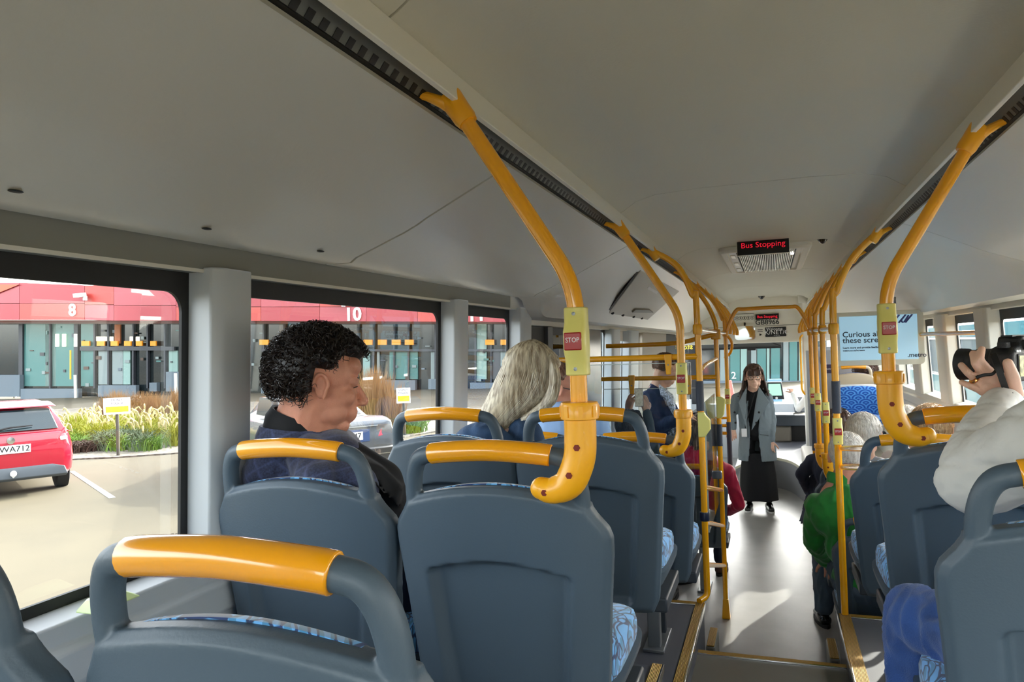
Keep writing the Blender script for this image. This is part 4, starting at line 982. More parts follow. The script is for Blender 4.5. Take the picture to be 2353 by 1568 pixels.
vb = lambda u: 735 + (u > 200) * 2 + max(0, u - 400) * .004
def vtop(u): return 650 if u < 60 else (656 - 2 * (u > 200) + .045 * max(0, u - 200) if u < 500 else 600)
for (a, b), m in zip(us, ms):
    vm = (vtop(a) + vb(a)) / 2 + 5 if a < 500 else 705
    fpart('fascia_panel', 0, 0, 0, 0, m, off=2.0, d=.3, quad=((a, vtop(a)), (b - .8, vtop(b - 1)), (b - .8, vm - .6), (a, vm)))
    fpart('fascia_panel', 0, 0, 0, 0, ms[(ms.index(m) + 1) % 4], off=2.0, d=.3, quad=((a, vm + .8), (b - .8, vm + .8), (b - .8, vb(b)), (a, vb(a))))
fpart('fascia_panel', 0, 0, 0, 0, ORG, off=2.1, d=.05, quad=((-200, 652), (44, 654), (-20, 680), (-200, 700)))
for a, b in zip([q[0] for q in us], [q[1] for q in us]): fpart('fascia_backing', 0, 0, 0, 0, mat('fascia_seam', '5e2226', .6), off=1.6, d=.1, quad=((a, vtop(a) + 3), (b, vtop(b - 1) + 3), (b, vb(b) - 1), (a, vb(a) - 1)))
fpart('soffit', -300, 736, 1900, 744, mat('soffit_grey', '757773', .6), off=1.0, d=.6)
# corrugated roof behind the fascia
ROOF = mat('roof_sheet', '929595', .4)
t_, b_ = nodes_of(ROOF)
r0, r1 = pf(-300, 655, 1.5), pf(1000, 600, 1.5); rup = Vector((0, 0, 1)) * 3.2 - FN * 7
rf = MB(); nrib = 60
for i in range(nrib):
    p = r0 + (r1 - r0) * (i / nrib); p.z = r0.z + .2; q2 = r0 + (r1 - r0) * ((i + .93) / nrib); q2.z = r0.z + .2
    rf.add([p, q2, q2 + rup, p + rup, p - Vector((0, 0, .1)), q2 - Vector((0, 0, .1)), q2 + rup - Vector((0, 0, .1)), p + rup - Vector((0, 0, .1))], [(0, 1, 2, 3), (4, 7, 6, 5), (0, 4, 5, 1), (1, 5, 6, 2), (2, 6, 7, 3), (3, 7, 4, 0)])
adopt(rf.build('ribbed_roof', ROOF, None, smooth=0), bt)
# shopfront
DG = mat('shop_dark_glass', '1c2426', .08, spec=.8); DGT = mat('shop_teal_glass', '4e7875', .12); FR = mat('frame_charcoal', '2c2f36', .4); COLM = mat('column_teal', '79968f', .4); CONC = mat('concrete_pale', '626d75', .8)
AMB = mat('amber_sign', 'd98a1c', .5, emit='e08a10', estr=.25); LAMP = mat('shop_lamp', 'fff7e8', .5, emit='fff6e0', estr=1.5); WIN = mat('shop_inner_pale', '778483', .5); WOOD = mat('shop_orange_wall', '96562c', .6)
fpart('shop_glass', -300, 740, 1900, 912, DG, off=0, d=.1)
import random as _r
rr = _r.Random(3)
for (a, b, m) in ((53, 113, DGT), (116, 170, DGT), (104, 116, COLM), (118, 128, COLM), (186, 215, DGT), (283, 299, COLM), (388, 408, COLM), (226, 250, WIN), (258, 282, WIN), (616, 632, COLM), (834, 850, COLM), (866, 872, WIN), (895, 960, DGT), (1094, 1118, COLM), (1150, 1165, WIN), (640, 700, DGT), (990, 1010, WIN), (1130, 1149, FR)):
    lo = 888 if m in (DGT, COLM) and a < 200 else (884 if a > 200 else 880)
    tp = 742 if a < 220 or m is COLM and a > 800 else 806
    if a in (616, 834): tp = 806; 
    if a > 600: lo = 872
    fpart('shop_bay', a, tp, b, lo, m, off=.12, d=.1)
for u in (47, 114, 174, 216, 248, 305, 338, 378, 605, 652, 720, 770, 822, 858, 905, 938, 1000, 1092, 1128, 1180, 1230, 1290, 1340):
    wv = 9 if u in (47, 174) else 3.5
    fpart('mullion', u - wv / 2, 742, u + wv / 2, 893 if u < 500 else 885, FR, off=.25, d=.2)
fpart('transom', 183, 797, 400, 806, FR, off=.3, d=.15); fpart('transom', 600, 803, 1400, 808, FR, off=.3, d=.15)
for i, u in enumerate((187, 222, 254, 285, 312, 345)): fpart('amber_panel', u, 784, u + 18 - i, 795, AMB, off=.35, d=.1)
for u in (596, 835, 868, 900, 930, 1115, 1150): fpart('amber_panel', u, 781, u + 20, 793, AMB, off=.35, d=.1)
fpart('orange_wall', 263, 746, 276, 790, WOOD, off=.2, d=.1)
for u in (221, 228, 237, 252, 298, 312): fpart('shop_lamp', u, 774, u + 6, 784, LAMP, off=.3, d=.1)
for u in (127, 143, 170): fpart('shop_lamp', u, 768, u + 6, 797, LAMP, off=.3, d=.1)
for k in range(90):
    u = rr.uniform(55, 1180); v = rr.uniform(748, 885); w_ = rr.uniform(3, 12); hh = rr.uniform(2, 9)
    fpart('display_item', u, v, u + w_, v + hh, rr.choice([WIN, DGT, FR, CONC, mat('shop_brown', '4b3a30', .6)]), off=.18, d=.05)
for a, b, m in ((1655, 1676, WIN), (1678, 1700, DGT), (1702, 1716, COLM), (1726, 1738, WIN), (1740, 1760, DGT), (1762, 1768, COLM), (1772, 1792, DGT), (1800, 1812, WIN), (1814, 1832, DGT), (1836, 1850, COLM)):
    fpart('shop_bay', a, 760, b, 880, m, off=.14, d=.1)
for a, b, v0, v1 in ((-300, 45, 862, 912), (47, 180, 894, 917), (225, 312, 886, 912), (343, 360, 880, 900), (381, 415, 855, 900), (600, 645, 880, 912), (868, 954, 874, 897), (984, 1060, 872, 895), (1080, 1200, 880, 896), (1240, 1900, 876, 893)):
    fpart('low_wall', a, v0, b, v1, CONC, off=.5, d=.3)
tg = thing('yellow_post', 'slender yellow post standing in the shopfront', 'post', pf(162, 872, .6))
part_w(MB().tube([pf(162, 872, .6), pf(162, 805, .6)], .05, n=8), 'post', mat('post_yellow', 'e8b820', .5), tg)
def num(s_, u, v, label, sz=1.0):
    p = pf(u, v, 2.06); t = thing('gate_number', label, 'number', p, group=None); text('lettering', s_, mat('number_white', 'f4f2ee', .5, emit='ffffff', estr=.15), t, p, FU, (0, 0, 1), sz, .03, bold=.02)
num('8', 166, 714, 'white number 8 on the red fascia'); num('10', 811, 724, 'white number 10 on the red fascia above the man'); num('11', 1095, 724, 'white number 11 at the top of the third window')
p = pf(1680, 864, .4); t = thing('gate_number', 'white number 12 seen through the windscreen', 'number', p); text('lettering', '12', MATS['number_white'], t, p, FU, (0, 0, 1), .5, .03)
for u, v in ((182, 677), (776, 690)):
    p = pf(u, v, 2.5); t = thing('flood_light', 'white flood light fixed on the fascia above number %s' % ('eight' if u < 200 else 'ten, over the curly-haired man'), 'lamp', p)
    MB().hexa([(-.25, -.2, -.2), (.2, -.2, -.2), (.25, .3, -.1), (-.2, .3, -.1), (-.3, -.2, .05), (.15, -.2, .05), (.2, .3, .12), (-.25, .3, .12)]).build('lamp_head', M_PANEL, t, bevel=.02); MB().box((.15, .1, -.35), (.28, .3, -.1)).build('arm', M_WHITE, t)
# slim posts in front
for u, v0, v1, lab in ((174, 862, 905, 'pale post before the shopfront beneath number 8'), (34, 862, 905, 'pale post at the left end of the shopfront'), (405, 858, 898, 'pale post by the right window edge')):
    p = gz(u, 915); p2 = p.copy(); p2.z = PY(u, v0, p.y).z
    tag(MB().tube([p, p2], .09, n=10).build('bollard_post', M_PANEL), lab, 'post')
# grass bed
def bedpoly(us_): return [(gz(u, v).x, gz(u, v).y) for u, v in us_]
b1 = bedpoly([(80, 1068), (160, 1058), (272, 1053), (430, 1042), (640, 1030), (640, 925), (430, 925), (80, 945)])
tag(MB().prism(b1, lambda x, y, t_: Vector((x, y, t_)), G, G + .03).build('gravel_bed', mat('gravel', '6c665a', .9, var=.5, vscale=9, detail=2, bump=1, bscale=9, bdist=.05)), 'strip of pale river stones along the grass bed', 'gravel', kind='stuff')
b2 = bedpoly([(860, 1010), (930, 1006), (1010, 992), (1200, 975), (1200, 960), (900, 955), (840, 965)])
tag(MB().prism(b2, lambda x, y, t_: Vector((x, y, t_)), G, G + .03).build('gravel_bed', MATS['gravel']), 'strip of gravel below the second sign post', 'gravel', kind='stuff')
def grass(name, label, clumps, m, seed, plume=None, pm=None):
    R = random.Random(seed); mb = MB(); pb = MB()
    for (x, y, n, h, spread, droop) in clumps:
        for k in range(n):
            a = R.uniform(0, 2 * PI); L = h * R.uniform(.6, 1.1); sp = spread * R.uniform(.2, 1); bx, by = x + R.gauss(0, spread * .25), y + R.gauss(0, spread * .25)
            dx, dy = math.cos(a), math.sin(a); P = []
            for i in range(5):
                t_ = i / 4; P.append(Vector((bx + dx * sp * t_ ** 1.6, by + dy * sp * t_ ** 1.6, G + L * (t_ - droop * t_ ** 3))))
            w_ = .012; side_ = Vector((cam_right.x, cam_right.y, 0)) * w_
            o = len(mb.v)
            for i, p in enumerate(P): ww = 1 - (i / 4) ** 2 * .9; mb.v += [p - side_ * ww, p + side_ * ww]
            for i in range(4): mb.f.append([o + 2 * i, o + 2 * i + 1, o + 2 * i + 3, o + 2 * i + 2])
            if plume and R.random() < plume:
                a0 = P[-1]; Q = [a0 + Vector((dx * t_ * .22, dy * t_ * .22, .22 * math.sin(t_ * 2.6))) for t_ in (0, .33, .66, 1)]
                pb.tube(Q, [.012, .03, .028, .008], n=5)
    o = mb.build(name, m, None, smooth=0); tag(o, label, 'grass', kind='stuff')
    if pb.v: q = pb.build(name + '_plumes', pm, None); tag(q, 'pale arching feathery plumes of the ' + name.replace('_', ' '), 'grass', kind='stuff')
R = random.Random(5)
def clumps(poly_u, n, nb, h, sp, dr):
    out = []
    for k in range(n):
        u = R.uniform(*poly_u[0]); v = R.uniform(*poly_u[1]); p = gz(u, v); out.append((p.x, p.y, nb, h * R.uniform(.8, 1.15), sp, dr))
    return out
GY = mat('grass_yellow', '8a8a28', .8); GG = mat('grass_green', '5f7d24', .8); GO = mat('grass_straw', '84643e', .85); GP = mat('plume_cream', 'a69966', .9); GBL = mat('grass_bluegreen', '556044', .8); GBR = mat('shrub_brown', '483428', .9)
grass('fountain_grass', 'yellow green fountain grass beyond the red car', clumps(((170, 425), (985, 1028)), 26, 120, .85, .55, .35), GY, 1, .035, GP)
grass('green_grass', 'bright green grass tufts in the planting bed', clumps(((150, 425), (1005, 1038)), 16, 110, .6, .45, .45), GG, 2)
grass('blue_grass', 'blue green drooping grass around the near sign post', clumps(((225, 330), (1010, 1038)), 12, 120, .75, .6, .5), GBL, 8)
grass('straw_grass', 'tall straw-coloured grass behind the near sign', clumps(((230, 470), (955, 985)), 30, 110, 1.1, .35, .1), GO, 3)
grass('brown_shrub', 'low brown dry shrub beside the red car', clumps(((165, 200), (1025, 1042)), 4, 260, .5, .45, .5), GBR, 4)
grass('feather_grass', 'tall orange feather grass seen past the face of the curly-haired man', clumps(((835, 915), (985, 1003)), 14, 130, 1.5, .3, .05), GO, 6)
grass('side_grass', 'green grass tufts around the second sign post', clumps(((820, 960), (990, 1003)), 7, 120, .8, .6, .4), GG, 7)
# info signs
def info(label, u, vb_, vt, w_, h_):
    p = gz(u, vb_); t = thing('info_sign', label, 'sign', p); zt = PY(u, vt, p.y).z - p.z
    ang = math.atan2(p.x, p.y); t.rotation_euler = (0, 0, -ang)
    MB().tube([(0, 0, 0), (0, 0, zt)], .035, n=8).build('post', mat('timber_post', '47443c', .8), t)
    MB().box((-w_, -.05, zt - .02), (w_, -.03, zt + h_)).build('board', M_WHITE, t, bevel=.005)
    MB().box((-w_ * .85, -.053, zt + h_ * .08), (w_ * .85, -.05, zt + h_ * .45)).build('yellow_field', mat('sign_yellow', 'e8c02a', .5), t)
    for i, (s_, fz) in enumerate((("DON'T", .86), ('TOUCH', .64))):
        o = text('lettering', s_, M_NAVY, None, (0, -.054, zt + h_ * fz), (1, 0, 0), (0, 0, 1), h_ * .2, .001); o.parent = t
info('small yellow and white sign on a post in front of the grass bed', 272, 1050, 950, .26, .34)
info('second small yellow and white sign on a post, right of the silver car', 930, 1003, 925, .17, .36)
# cars
def car(name, label, loc, rz, paint, hatch, plate, L=4.0, Wd=.86, Hh=1.48):
    t = thing(name, label, 'car', loc, rz)            # local: front +y, rear at y=0
    b = mat('tyre', '141414', .8); R_ = .31
    if hatch: prof = [(0, .36, .86), (.03, .30, .98), (.12, .26, 1.0), (.5, .24, 1.02), (1.2, .24, 1.0), (2.9, .24, .96), (3.3, .24, .86), (3.85, .28, .72), (4.0, .36, .6)]
    else: prof = [(0, .34, .90), (.04, .26, 1.0), (.3, .24, 1.03), (1.1, .24, 1.0), (3.2, .24, .95), (4.2, .26, .82), (4.7, .34, .6)]
    rings = []
    for i, (y, z0, z1) in enumerate(prof):
        k = 1 if 1 < i < len(prof) - 2 else (.93 if i in (1, len(prof) - 2) else .82)
        W = Wd * k; zm = (z0 + z1) / 2; rg = []
        for (fx, fz) in ((-.86, 0), (-.97, .14), (-1, .42), (-.985, .7), (-.93, .95), (-.82, 1), (.82, 1), (.93, .95), (.985, .7), (1, .42), (.97, .14), (.86, 0)):
            rg.append(Vector((W * fx, y, z0 + (z1 - z0) * fz)))
        rings.append(rg)
    MB().loft(rings).build('body', paint, t, smooth=50, bevel=.02)
    if hatch: cab = [(.10, .97, 1.0, .80), (.22, .97, 1.20, .74), (.36, .97, 1.38, .68), (.62, .97, 1.46, .64), (1.5, .97, Hh, .63), (2.2, .96, 1.42, .63), (2.95, .95, .98, .70)]
    else: cab = [(.75, 1.0, 1.02, .66), (1.35, 1.0, 1.30, .60), (1.9, .98, 1.42, .57), (2.5, .96, 1.42, .58), (3.0, .95, 1.3, .62), (3.6, .93, .95, .70)]
    rings = [[Vector((-w - .05, y, z0)), Vector((-w, y, z0 + (z1 - z0) * .4)), Vector((-w + .04, y, z0 + (z1 - z0) * .85)), Vector((-w + .12, y, z1)), Vector((w - .12, y, z1)), Vector((w - .04, y, z0 + (z1 - z0) * .85)), Vector((w, y, z0 + (z1 - z0) * .4)), Vector((w + .05, y, z0))] for y, z0, z1, w in cab]
    MB().loft(rings).build('cabin', paint, t, smooth=50, bevel=.01)
    glass = mat('car_glass', '1d2a2e', .06, spec=.9)
    if hatch:
        MB().hexa([(-.66, .065, 1.03), (.66, .065, 1.03), (.66, .10, 1.03), (-.66, .10, 1.03), (-.56, .265, 1.36), (.56, .265, 1.36), (.56, .31, 1.36), (-.56, .31, 1.36)]).build('rear_window', glass, t, bevel=.02)
        MB().hexa([(-.66, .20, 1.39), (.66, .20, 1.39), (.64, .6, 1.44), (-.64, .6, 1.44), (-.6, .22, 1.41), (.6, .22, 1.41), (.58, .6, 1.47), (-.58, .6, 1.47)]).build('spoiler', paint, t, bevel=.015)
        MB().tube([(-.3, .06, 1.04), (.0, .05, 1.10), (.30, .07, 1.11)], [.018, .014, .008], n=8).build('wiper', M_BLACK, t)
        for s in (-1, 1):
            MB().hexa([(s * .60, -.01, .78), (s * .80, .05, .80), (s * .80, .2, .80), (s * .60, .1, .78), (s * .63, .0, .90), (s * .76, .05, 1.05), (s * .76, .2, 1.05), (s * .63, .1, .95)]).build('tail_lamp', mat('tail_lamp_red', 'd8303a', .15, coat=1), t, bevel=.02)
            MB().box((s * .72 - .05, .0, .84), (s * .72 + .05, .05, .90)).build('lamp_lens', M_WHITE, t, bevel=.01)
        MB().loft([[Vector((x * w_, y, z)) for x in (-1, -.6, 0, .6, 1)] + [Vector((x * w_, y + .1, z)) for x in (1, .6, 0, -.6, -1)] for z, w_, y in ((.26, .74, .02), (.30, .76, -.03), (.42, .72, -.035), (.47, .55, -.02))]).build('lower_bumper', mat('bumper_grey', '4c5258', .6), t, bevel=.01)
        MB().ell((.02, -.055, .38), (.045, .03, .05), n=10, m=8).tube([(.02, -.05, .38), (.02, 0, .3)], .02).build('tow_ball_cover', M_WHITE, t)
        MB().lathe([(.0001, 0), (.055, 0), (.055, .012), (.0001, .014)], (0, -.012, .90), (0, -1, 0), 20).build('badge', M_CHROME, t)
        pz, pw = .76, .26
    else:
        MB().hexa([(-.56, .80, 1.05), (.56, .80, 1.05), (.56, .84, 1.05), (-.56, .84, 1.05), (-.48, 1.30, 1.31), (.48, 1.30, 1.31), (.48, 1.36, 1.31), (-.48, 1.36, 1.31)]).build('rear_window', glass, t, bevel=.02)
        for s in (-1, 1):
            MB().hexa([(s * .50, -.01, .72), (s * .78, .02, .72), (s * .84, .25, .74), (s * .50, .1, .72), (s * .58, .0, .92), (s * .74, .03, .95), (s * .80, .3, .95), (s * .58, .1, .93)]).build('tail_lamp', mat('tail_lamp_pink', 'd84a5c', .15, coat=1), t, bevel=.02)
        MB().box((-.78, -.02, .30), (.78, .06, .56)).build('lower_bumper', mat('dark_bumper', '3a3835', .3, coat=.6), t, bevel=.03)
        MB().box((-.72, -.03, .44), (.72, .0, .452)).build('bumper_strip', M_CHROME, t)
        MB().box((-.5, -.02, .90), (.5, .0, .915)).build('boot_strip', M_CHROME, t)
        MB().tube([(-.56, -.03, .30), (-.56, .05, .30)], .04).tube([(.56, -.03, .30), (.56, .05, .30)], .04).build('exhaust_pipe', M_CHROME, t)
        MB().lathe([(.038, 0), (.045, .004), (.045, .01), (.038, .012)], (0, -.012, .965), (0, -1, 0), 20).build('badge', M_CHROME, t)
        MB().box((-.36, -.012, .66), (.36, 0, .86)).build('plate_recess', mat('plate_recess_blue', '3b4c74', .3), t, bevel=.03)
        pz, pw = .76, .24
    MB().box((-pw, -.022, pz - .065), (pw, -.012, pz + .065)).build('number_plate', M_WHITE, t, bevel=.004)
    o = text('plate_lettering', plate, M_INK, None, (0, -.0235, pz), (1, 0, 0), (0, 0, 1), .125, .001, bold=.0015); o.parent = t
    for s in (-1, 1):      # side windows
        ys = (.75, 1.35, 1.42, 2.45) if hatch else (1.2, 1.9, 1.98, 3.0)
        wt = .67 if hatch else .62
        for j in (0, 2):
            y0, y1 = ys[j], ys[j + 1]; zt0 = 1.36 if hatch else (1.22 if j == 0 else 1.34)
            MB().hexa([(s * (wt + .035), y0, 1.02), (s * (wt + .035), y1, 1.0), (s * (wt - .06), y1, 1.0), (s * (wt - .06), y0, 1.02), (s * (wt - .01), y0 + .08, zt0), (s * (wt - .01), y1 - .12, zt0), (s * (wt - .1), y1 - .12, zt0), (s * (wt - .1), y0 + .08, zt0)]).build('side_window', glass, t, bevel=.01)
        for y in (.66, L - .75):
            wh = MB().lathe([(.10, -.02), (.24, -.02), (R_, .0), (R_, .17), (.24, .19), (.10, .19)], (s * (Wd - .02), y, R_), (-s, 0, 0), 24).build('tyre', b, t)
            h_ = MB().lathe([(.0001, -.012), (.2, -.016), (.2, .05), (.0001, .05)], (s * (Wd - .02), y, R_), (-s, 0, 0), 20).build('hub', M_LEG, wh)
            h_.parent = wh
    return t
REDP = mat('car_red', '9d1329', .22, coat=1); SILV = mat('car_silver', '6f7277', .25, metal=.7, coat=.6)
pr = gz(150, 1118); dirr = Vector((-.86, .51, 0)).normalized()
rzr = math.atan2(-dirr.x, dirr.y)
rgt = Vector((dirr.y, -dirr.x, 0))
car('red_hatchback', 'red hatchback seen from behind at the left edge, plate ending 712', pr - rgt * .80 - dirr * .55, rzr, REDP, True, 'MWA712')
ps = gz(893, 1095); d2 = Vector((-.80, .60, 0)).normalized(); r2 = Vector((d2.y, -d2.x, 0))
car('silver_sedan', 'silver sedan parked behind the curly-haired man, plate ending 947', ps - r2 * .80 - d2 * .3, math.atan2(-d2.x, d2.y), SILV, False, 'HZL947', L=4.7, Wd=.88)
# neighbour bus on the right
t = thing('neighbour_bus', 'teal and white bus standing outside the right windows', 'bus', (4.4, 12, G))
TEAL = mat('bus_teal', '167e8f', .3, coat=.5)
MB().box((0, 0, .1), (2.4, 16, .98)).build('lower_body', TEAL, t, bevel=.05)
MB().box((.02, .05, .98), (2.38, 15.95, 1.95)).build('window_band', mat('bus_window_grey', '6e7a83', .1, spec=.8), t, bevel=.02)
MB().box((0, 0, 1.95), (2.4, 16, 2.35)).build('roof', TEAL, t, bevel=.08)
MB().box((.0, .0, 1.93), (-.01, 16, 1.98)).build('white_stripe', M_WHITE, t)
for y in (1.6, 3.4, 5.2, 7.0, 8.8, 11, 13): MB().box((-.012, y, .98), (0, y + .12, 1.95)).build('window_post', M_WHITE, t)
for y in (2.2, 8.6): MB().lathe([(.0001, -.02), (.3, -.02), (.48, 0), (.48, .25)], (0.02, y, .48), (1, 0, 0), 28).build('wheel', MATS['tyre'], t)
t = thing('far_building', 'distant red and grey building beyond the neighbouring bus', 'building', (16, 40, G))
MB().box((0, -12, 0), (5, 30, 3.2)).build('wall', CONC, t); MB().box((-.4, -12, 3.2), (5, 30, 5.2)).build('red_fascia', RED1, t)
for z in (3.5, 3.9): MB().box((-.45, -12, z), (-.38, 30, z + .18)).build('white_stripe', M_WHITE, t)
# orange cone seen through the windscreen
for u, lab in ((1680, 'white and red traffic cone outside the windscreen'),):
    p = gz(u, 925); tag(MB().lathe([(.25, 0), (.25, .04), (.16, .05), (.04, .75), (.0001, .76)], p, n=16).build('traffic_cone', mat('cone_red', 'd4685c', .6)), lab, 'cone')
# no shading tree is built
# ------------------------------------------------------------------ people
SKIN = mat('skin_fair', 'e6b9a0', .5, bump=.15, bscale=500, var=.06, vscale=18)
for k in ('SKIN',):
    b_ = nodes_of(SKIN)[1]; b_.inputs['Subsurface Weight'].default_value = .12; b_.inputs['Subsurface Radius'].default_value = (.01, .004, .002)
SKINR = mat('skin_ruddy', 'd8957a', .5, bump=.2, bscale=420, var=.10, vscale=22)
b_ = nodes_of(SKINR)[1]; b_.inputs['Subsurface Weight'].default_value = .12; b_.inputs['Subsurface Radius'].default_value = (.012, .004, .002)
def folds(amp, fx=9, seed=0, stretch=(1, 1, .45)):
    def f(v):
        q = Vector((v.x * fx * stretch[0] + seed, v.y * fx * stretch[1], v.z * fx * stretch[2]))
        w = noise.noise(q * 1.0) * 1.5; a = abs(noise.noise(q * 2.2 + Vector((w, w, 0)))); return amp * (.5 - a * 2.2)
    return f
CR_C, CR_R = Vector((0, -.012, .030)), Vector((.077, .099, .088))
def rotm(yaw, pitch=0, roll=0):
    """yaw: heading clockwise from +y; pitch: nose down; roll: to the right"""
    return Matrix.Rotation(-yaw, 3, 'Z') @ Matrix.Rotation(-pitch, 3, 'X') @ Matrix.Rotation(roll, 3, 'Y')
def head_mb(c, Rm, s=1.0, neck=None, nr=.056, female=False, jaw=1.0):
    mb = MB(); T = lambda p: Vector(c) + Rm @ (Vector(p) * s)
    def E(p, r, rot=None): mb.ell(T(p), [q * s for q in r], Rm @ (rot or Matrix.Identity(3)), n=20, m=14)
    def Cp(a, b, ra, rb): mb.cap(T(a), T(b), ra * s, rb * s)
    E(CR_C, CR_R); E((0, .030, -.025), (.063, .063, .082)); E((0, .022, -.068), (.054 * jaw, .056, .036)); E((0, .062, -.094), (.026 * jaw, .024, .020))
    E((0, .070, .026), (.052, .020, .014)); E((0, .058, .055), (.055, .034, .030))
    Cp((0, .086, .010), (0, .112, -.026), .0085, .0115); E((0, .110, -.030), (.0125, .012, .0105))
    for q in (-1, 1):
        E((q * .012, .100, -.033), (.0085, .011, .0075)); E((q * .040, .060, -.022), (.024, .024, .024)); E((q * .040, .040, -.060), (.020, .030, .026))
        Cp((q * .018, .080, .018), (q * .044, .070, .018), .0095, .008); Cp((q * .020, .083, -.012), (q * .042, .072, -.010), .0075, .006)
    Cp((-.019, .088, -.0555), (.019, .088, -.0555), .0062, .0062); E((0, .094, -.0555), (.012, .0068, .0056)); Cp((-.015, .086, -.0665), (.015, .086, -.0665), .0066, .0066); E((0, .091, -.0665), (.011, .0066, .006))
    E((0, .080, -.060), (.032, .020, .026))
    for q in (-1, 1):    # ears
        rot = Matrix.Rotation(q * math.radians(-22), 3, 'Z') @ Matrix.Rotation(math.radians(10), 3, 'X')
        E((q * .077, -.004, -.004), (.0065, .0185, .030), rot)
        ring = [T(Vector((q * .081, -.004, -.004)) + rot @ Vector((q * .006, .0185 * math.cos(t) * (1 if math.sin(t) > -.2 else .7), .031 * math.sin(t)))) for t in [math.radians(a) for a in range(-70, 200, 18)]]
        mb.tube(ring, .0048 * s, n=8)
    if neck is not None:
        mb.cap(T((0, -.022, -.045)), Vector(neck), nr * 1.0, nr * 1.08); mb.cap(T((0, .02, -.07)), Vector(neck) + Vector((0, .01, -.02)), nr * .72, nr * .9)
    return mb
def face_parts(t, c, Rm, s, hairc, open_=True, glasses=None, lips='b5605a'):
    T = lambda p: Vector(c) + Rm @ (Vector(p) * s)
    for q in (-1, 1):
        if open_:
            e = MB().ell(T((q * .031, .0745, .003)), .0118 * s, n=16, m=12).build('eye', mat('eye_white', 'e8e2da', .15, coat=.5)); e.parent = t
            d = (Rm @ Vector((q * .1, 1, -.1))).normalized(); i_ = MB().lathe([(.0001, .0108 * s), (.0048 * s, .0104 * s), (.0055 * s, .0096 * s)], T((q * .031, .0752, .003)), d, 14).build('iris', mat('iris_dark', '3a2a20', .1, coat=1)); i_.parent = e
        mb = MB().tube([T(p) for p in bez([(q * .016, .0845, .024), (q * .030, .0835, .030), (q * .047, .0725, .025)], 3)], [.0022 * s] * 2 + [.0030 * s] * 3 + [.0014 * s] * 2, n=7)
        o = mb.build('eyebrow', hairc); o.parent = t
        mb = MB().tube([T(p) for p in bez([(q * .018, .0805, .004), (q * .031, .0862, .0085), (q * .045, .0755, .004)], 3)], .0011 * s, n=6); o = mb.build('eyelash', mat('lash_dark', '1d1410', .6)); o.parent = t
    m_ = MB().tube([T(p) for p in bez([(-.023, .088, -.061), (-.010, .0965, -.0595), (.010, .0965, -.0595), (.023, .088, -.061)], 4)], .0022 * s, n=8, flat=1).build('lips', mat('lip_' + lips, lips, .4)); m_.parent = t
    if glasses:
        g = MB()
        for q in (-1, 1):
            cx_ = q * .033; rg = [T((cx_ + .024 * abs(math.cos(a)) ** .7 * math.copysign(1, math.cos(a)), .098 - .006 * abs(cx_) / .03, .001 + .019 * abs(math.sin(a)) ** .7 * math.copysign(1, math.sin(a)))) for a in [2 * PI * i / 20 for i in range(21)]]
            g.tube(rg, .0022 * s, n=6); g.tube([T((q * .056, .092, .008)), T((q * .076, .04, .008)), T((q * .080, -.005, .010))], .002 * s, n=6)
        g.tube([T((-.010, .096, .006)), T((0, .099, .008)), T((.010, .096, .006))], .0018 * s, n=6)
        o = g.build('glasses', glasses); o.parent = t
def hair_mask(d, style='short'):
    x, y, z = d
    if style == 'bald': return 1 if (z < .35 and y < .2 and z > -.55) else 0
    line = .50 + .25 * (abs(x) - .2)            # forehead line height by side
    if y > .05:
        m = sstep(-.06, .10, z - (line * min(1, (y - .05) / .45) - .25 * (1 - min(1, (y - .05) / .45))))
    else: m = sstep(-.75, -.60, z)
    if abs(x) > .72 and z < .22 and y > -.30: m *= max(sstep(.0, .12, -y - .12), sstep(.08, .22, z))
    return m
def hair_cap(name, t, c, Rm, s, m, thick=.018, style='short', seed=0, noise_amp=.006, extra=None):
    n, k = 56, 40; V = []; F = []
    for i in range(k + 1):
        th = PI * i / k
        for j in range(n):
            ph = 2 * PI * j / n; d = Vector((math.sin(th) * math.cos(ph), math.sin(th) * math.sin(ph), math.cos(th)))
            mk = hair_mask(d, style); r = thick * mk - .007 * (1 - mk) + noise_amp * mk * noise.noise(d * 7 + Vector((seed, 0, 0)))
            if extra: r += extra(d) * mk
            p = Vector((d.x * (CR_R.x + r), d.y * (CR_R.y + r), d.z * (CR_R.z + r))) + CR_C
            V.append(Vector(c) + Rm @ (p * s))
    for i in range(k):
        for j in range(n): F.append((i * n + j, (i + 1) * n + j, (i + 1) * n + (j + 1) % n, i * n + (j + 1) % n))
    mb = MB().add(V, F); o = mb.build(name, m, None, smooth=80); o.parent = t; return o
